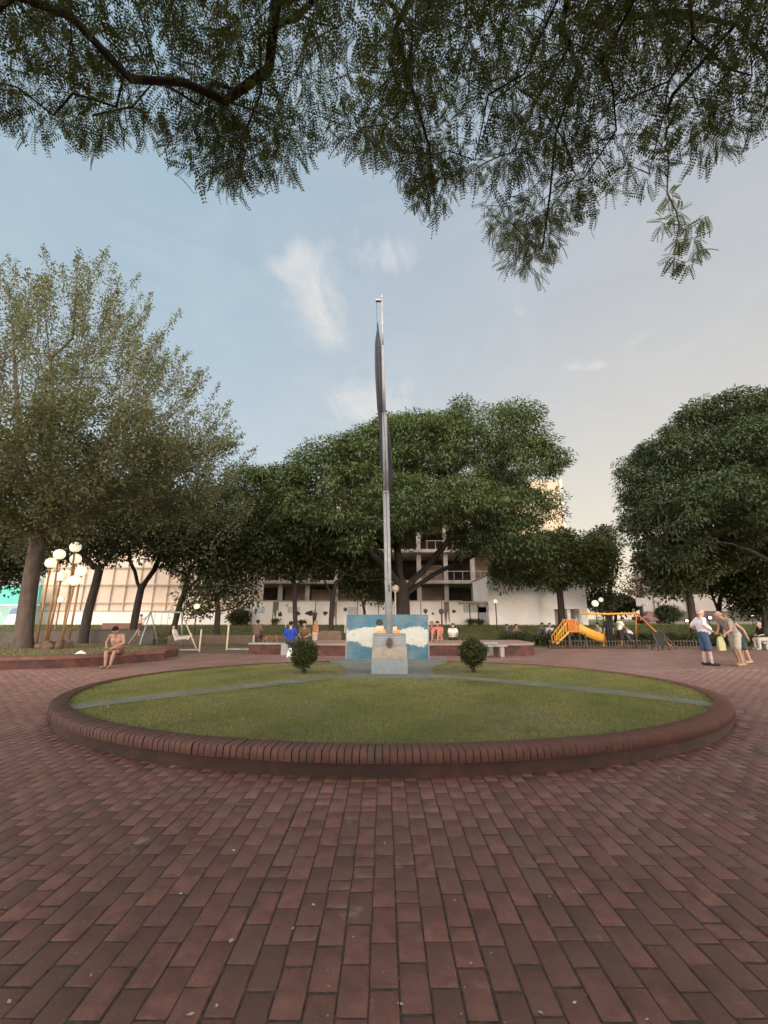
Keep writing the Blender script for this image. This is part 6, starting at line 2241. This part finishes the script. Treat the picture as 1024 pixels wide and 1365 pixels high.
extra('person in white top and dark trousers sitting on the bank behind the right bush', 603.5, 850, 23.2, -PI / 2, sit(.34, .1), top=(.60, .60, .56), sleeve=.5, bottom=(.03, .03, .03), legf=1.9, hair=(.05, .04, .03), z=0)
extra('dark silhouetted person sitting on the bank left of the blue shirted person', 342, 850, 23.4, PI / 2, sit(.46, .05), top=(.13, .085, .06), sleeve=.6, bottom=(.09, .06, .045), legf=1.9, hair=(.015, .012, .01), skin='brown', z=.05)
extra('tiny figure standing against the stained wall between the two thin trees', 419, 832, 35.5, -PI / 2, stand(), top=(.12, .09, .07), sleeve=.8, bottom=(.07, .06, .06), legf=1.9, hair=(.03, .02, .02), scale=.72, vox=.022)
extra('child with pale clothes flying on the left swing, legs stretched out', 236, 850, 22.6, .1, sit(.46, -.16, knL=(.40, .09, .66), knR=(.40, -.09, .60), anL=(.72, .09, .72), anR=(.68, -.09, .60), toeL=(.80, .09, .82), toeR=(.76, -.09, .70)), z=0, top=(.60, .57, .52), sleeve=.6, bottom=(.45, .42, .40), legf=1.6, shoe=(.6, .58, .54), hair=(.02, .02, .015), scale=.85)
extra('child in a pale top climbing the sloping leg of the left swing', 185.5, 842, 22.7, .5, stand(elL=(.2, .2, 1.3), wrL=(.35, .15, 1.5), elR=(.2, -.2, 1.3), wrR=(.35, -.15, 1.5)), z=.62, top=(.58, .45, .36), sleeve=.6, bottom=(.10, .07, .06), legf=1.0, hair=(.03, .02, .015), skin='red', scale=.62)
extra('person in black standing in front of the slide chute', 815, 863, 22.9, PI / 2, stand(), z=0, top=(.018, .018, .02), sleeve=.9, bottom=(.016, .016, .02), legf=1.9, hair=(.015, .012, .01), hair_style='long', shoe=(.02, .02, .02), scale=.92)
extra('person in a white t shirt and dark shorts leaning over a pushchair', 829.5, 862, 23.0, -.15, stand(chest=(.06, 0, 1.26), neck=(.14, 0, 1.44), head=(.20, 0, 1.57), elR=(.2, -.22, 1.15), wrR=(.42, -.18, 1.02), elL=(.2, .22, 1.15), wrL=(.42, .18, 1.02)), z=0, top=(.66, .62, .52), sleeve=.6, bottom=(.05, .03, .035), legf=1.0, hair=(.02, .015, .012), skin='brown', scale=.92)
extra('person with dark hair sitting on the lawn behind the chute', 800, 846, 25.8, PI, ground_sit(), top=(.36, .32, .28), sleeve=.6, bottom=(.20, .18, .16), legf=1.8, hair=(.02, .015, .01), z=.35)
extra('person with pale top sitting on the lawn behind the hedge near the slide', 733, 846, 26.2, -PI / 2, ground_sit(), top=(.40, .38, .37), sleeve=.6, bottom=(.10, .10, .11), legf=1.8, hair=(.03, .025, .02), z=.33)
extra('person in dark grey sitting to the left of the pale topped one on the lawn', 724, 846, 26.6, -PI / 2 - .4, ground_sit(), top=(.10, .09, .09), sleeve=.6, bottom=(.06, .06, .07), legf=1.8, hair=(.02, .02, .02), skin='brown', z=.36)
extra('dark haired person sitting behind the hedge right of the concrete bench', 688, 848, 25.6, -PI / 2 + .3, ground_sit(), top=(.16, .09, .07), sleeve=.6, bottom=(.06, .05, .05), legf=1.8, hair=(.015, .012, .01), skin='tan', z=.28)
extra('person in dark clothes sitting at the left end of the hedge', 676, 848, 25.5, -PI / 2, ground_sit(), top=(.05, .04, .045), sleeve=.7, bottom=(.04, .04, .05), legf=1.8, hair=(.02, .015, .01), skin='brown', z=.28)

# pushchair
c = gp(842, 22.9)
t = thing('pushchair', 'grey pushchair in front of the person in the white t shirt', 'pushchair', (c[0], 22.9, 0), -.15)
mb = MB()
for sy in (-.22, .22):
    mb.path([(-.38, sy, .98), (-.1, sy, .62), (.32, sy, .16)], .016, 6); mb.path([(.2, sy, .66), (-.02, sy, .5), (-.26, sy, .14)], .016, 6)
mb.path([(-.38, -.22, .98), (-.38, .22, .98)], .018, 6)
mb.build('frame', M['rust'], t)
MB().add([(-.16, -.2, .72), (-.16, .2, .72), (.02, .2, .36), (.02, -.2, .36), (.34, .2, .40), (.34, -.2, .40), (-.13, -.2, .66), (-.13, .2, .66), (.05, .2, .31), (.05, -.2, .31), (.34, .2, .35), (.34, -.2, .35)],
         [(0, 1, 2, 3), (3, 2, 4, 5), (6, 9, 8, 7), (9, 11, 10, 8), (0, 6, 7, 1), (5, 4, 10, 11), (0, 3, 9, 6), (3, 5, 11, 9), (1, 7, 8, 2), (2, 8, 10, 4)]).build('seat', cloth((.34, .34, .35)), t)
hood = [(-.16 + .02, 0, .72)]
mb = MB(); vs, fs = [], []
for i in range(6):
    a = -.2 + 1.5 * i / 5
    for k in range(7):
        b_ = -PI / 2 + PI * k / 6
        vs.append((-.12 + .30 * math.sin(a) * math.cos(b_ * .6), .21 * math.sin(b_), .66 + .30 * math.cos(a) * math.cos(b_ * .8)))
for i in range(5):
    for k in range(6): fs.append((i * 7 + k, i * 7 + k + 1, (i + 1) * 7 + k + 1, (i + 1) * 7 + k))
mb.add(vs, fs, True).build('hood', cloth((.40, .39, .38)), t)
for (x_, sy) in ((.34, -.22), (.34, .22), (-.28, -.22), (-.28, .22)):
    MB().path([(x_, sy - .02, .10), (x_, sy + .02, .10)], .10, 14).build('wheel', M['rust'], t)
# bicycle-like toy lying behind the left seat wall
c = gp(356, 20.4)
t = thing('bicycle', 'small bicycle parked behind the dark seat wall at left', 'bicycle', (c[0], 20.6, .02), .2)
for x_ in (-.42, .42):
    w_ = MB(); w_.path([(x_ + .27 * math.cos(a), 0, .27 + .27 * math.sin(a)) for a in np.linspace(0, 2 * PI, 25)], .018, 6, caps=False)
    for k in range(8):
        a = k * PI / 4; w_.path([(x_, 0, .27), (x_ + .26 * math.cos(a), 0, .27 + .26 * math.sin(a))], .003, 4)
    w_.build('wheel', M['rust'], t)
MB().path([(-.42, 0, .27), (-.12, 0, .62), (.30, 0, .66), (-.02, 0, .28), (-.42, 0, .27)], .017, 6).path([(-.02, 0, .28), (-.15, 0, .70)], .017, 6).path([(.42, 0, .27), (.28, 0, .78)], .017, 6).build('frame', M['orange'], t)
MB().box((-.16, 0, .72), (.22, .11, .05), bev=.015).build('saddle', M['rust'], t)
MB().path([(.24, -.24, .82), (.28, 0, .78), (.24, .24, .82)], .014, 6).build('handlebar', M['rust'], t)

# bake the remeshed figures
dg = bpy.context.evaluated_depsgraph_get()
new = [(o, bpy.data.meshes.new_from_object(o.evaluated_get(dg))) for o in PENDING]
for o, me in new:
    o.modifiers.clear()
    old = o.data
    o.data = me
    bpy.data.meshes.remove(old)
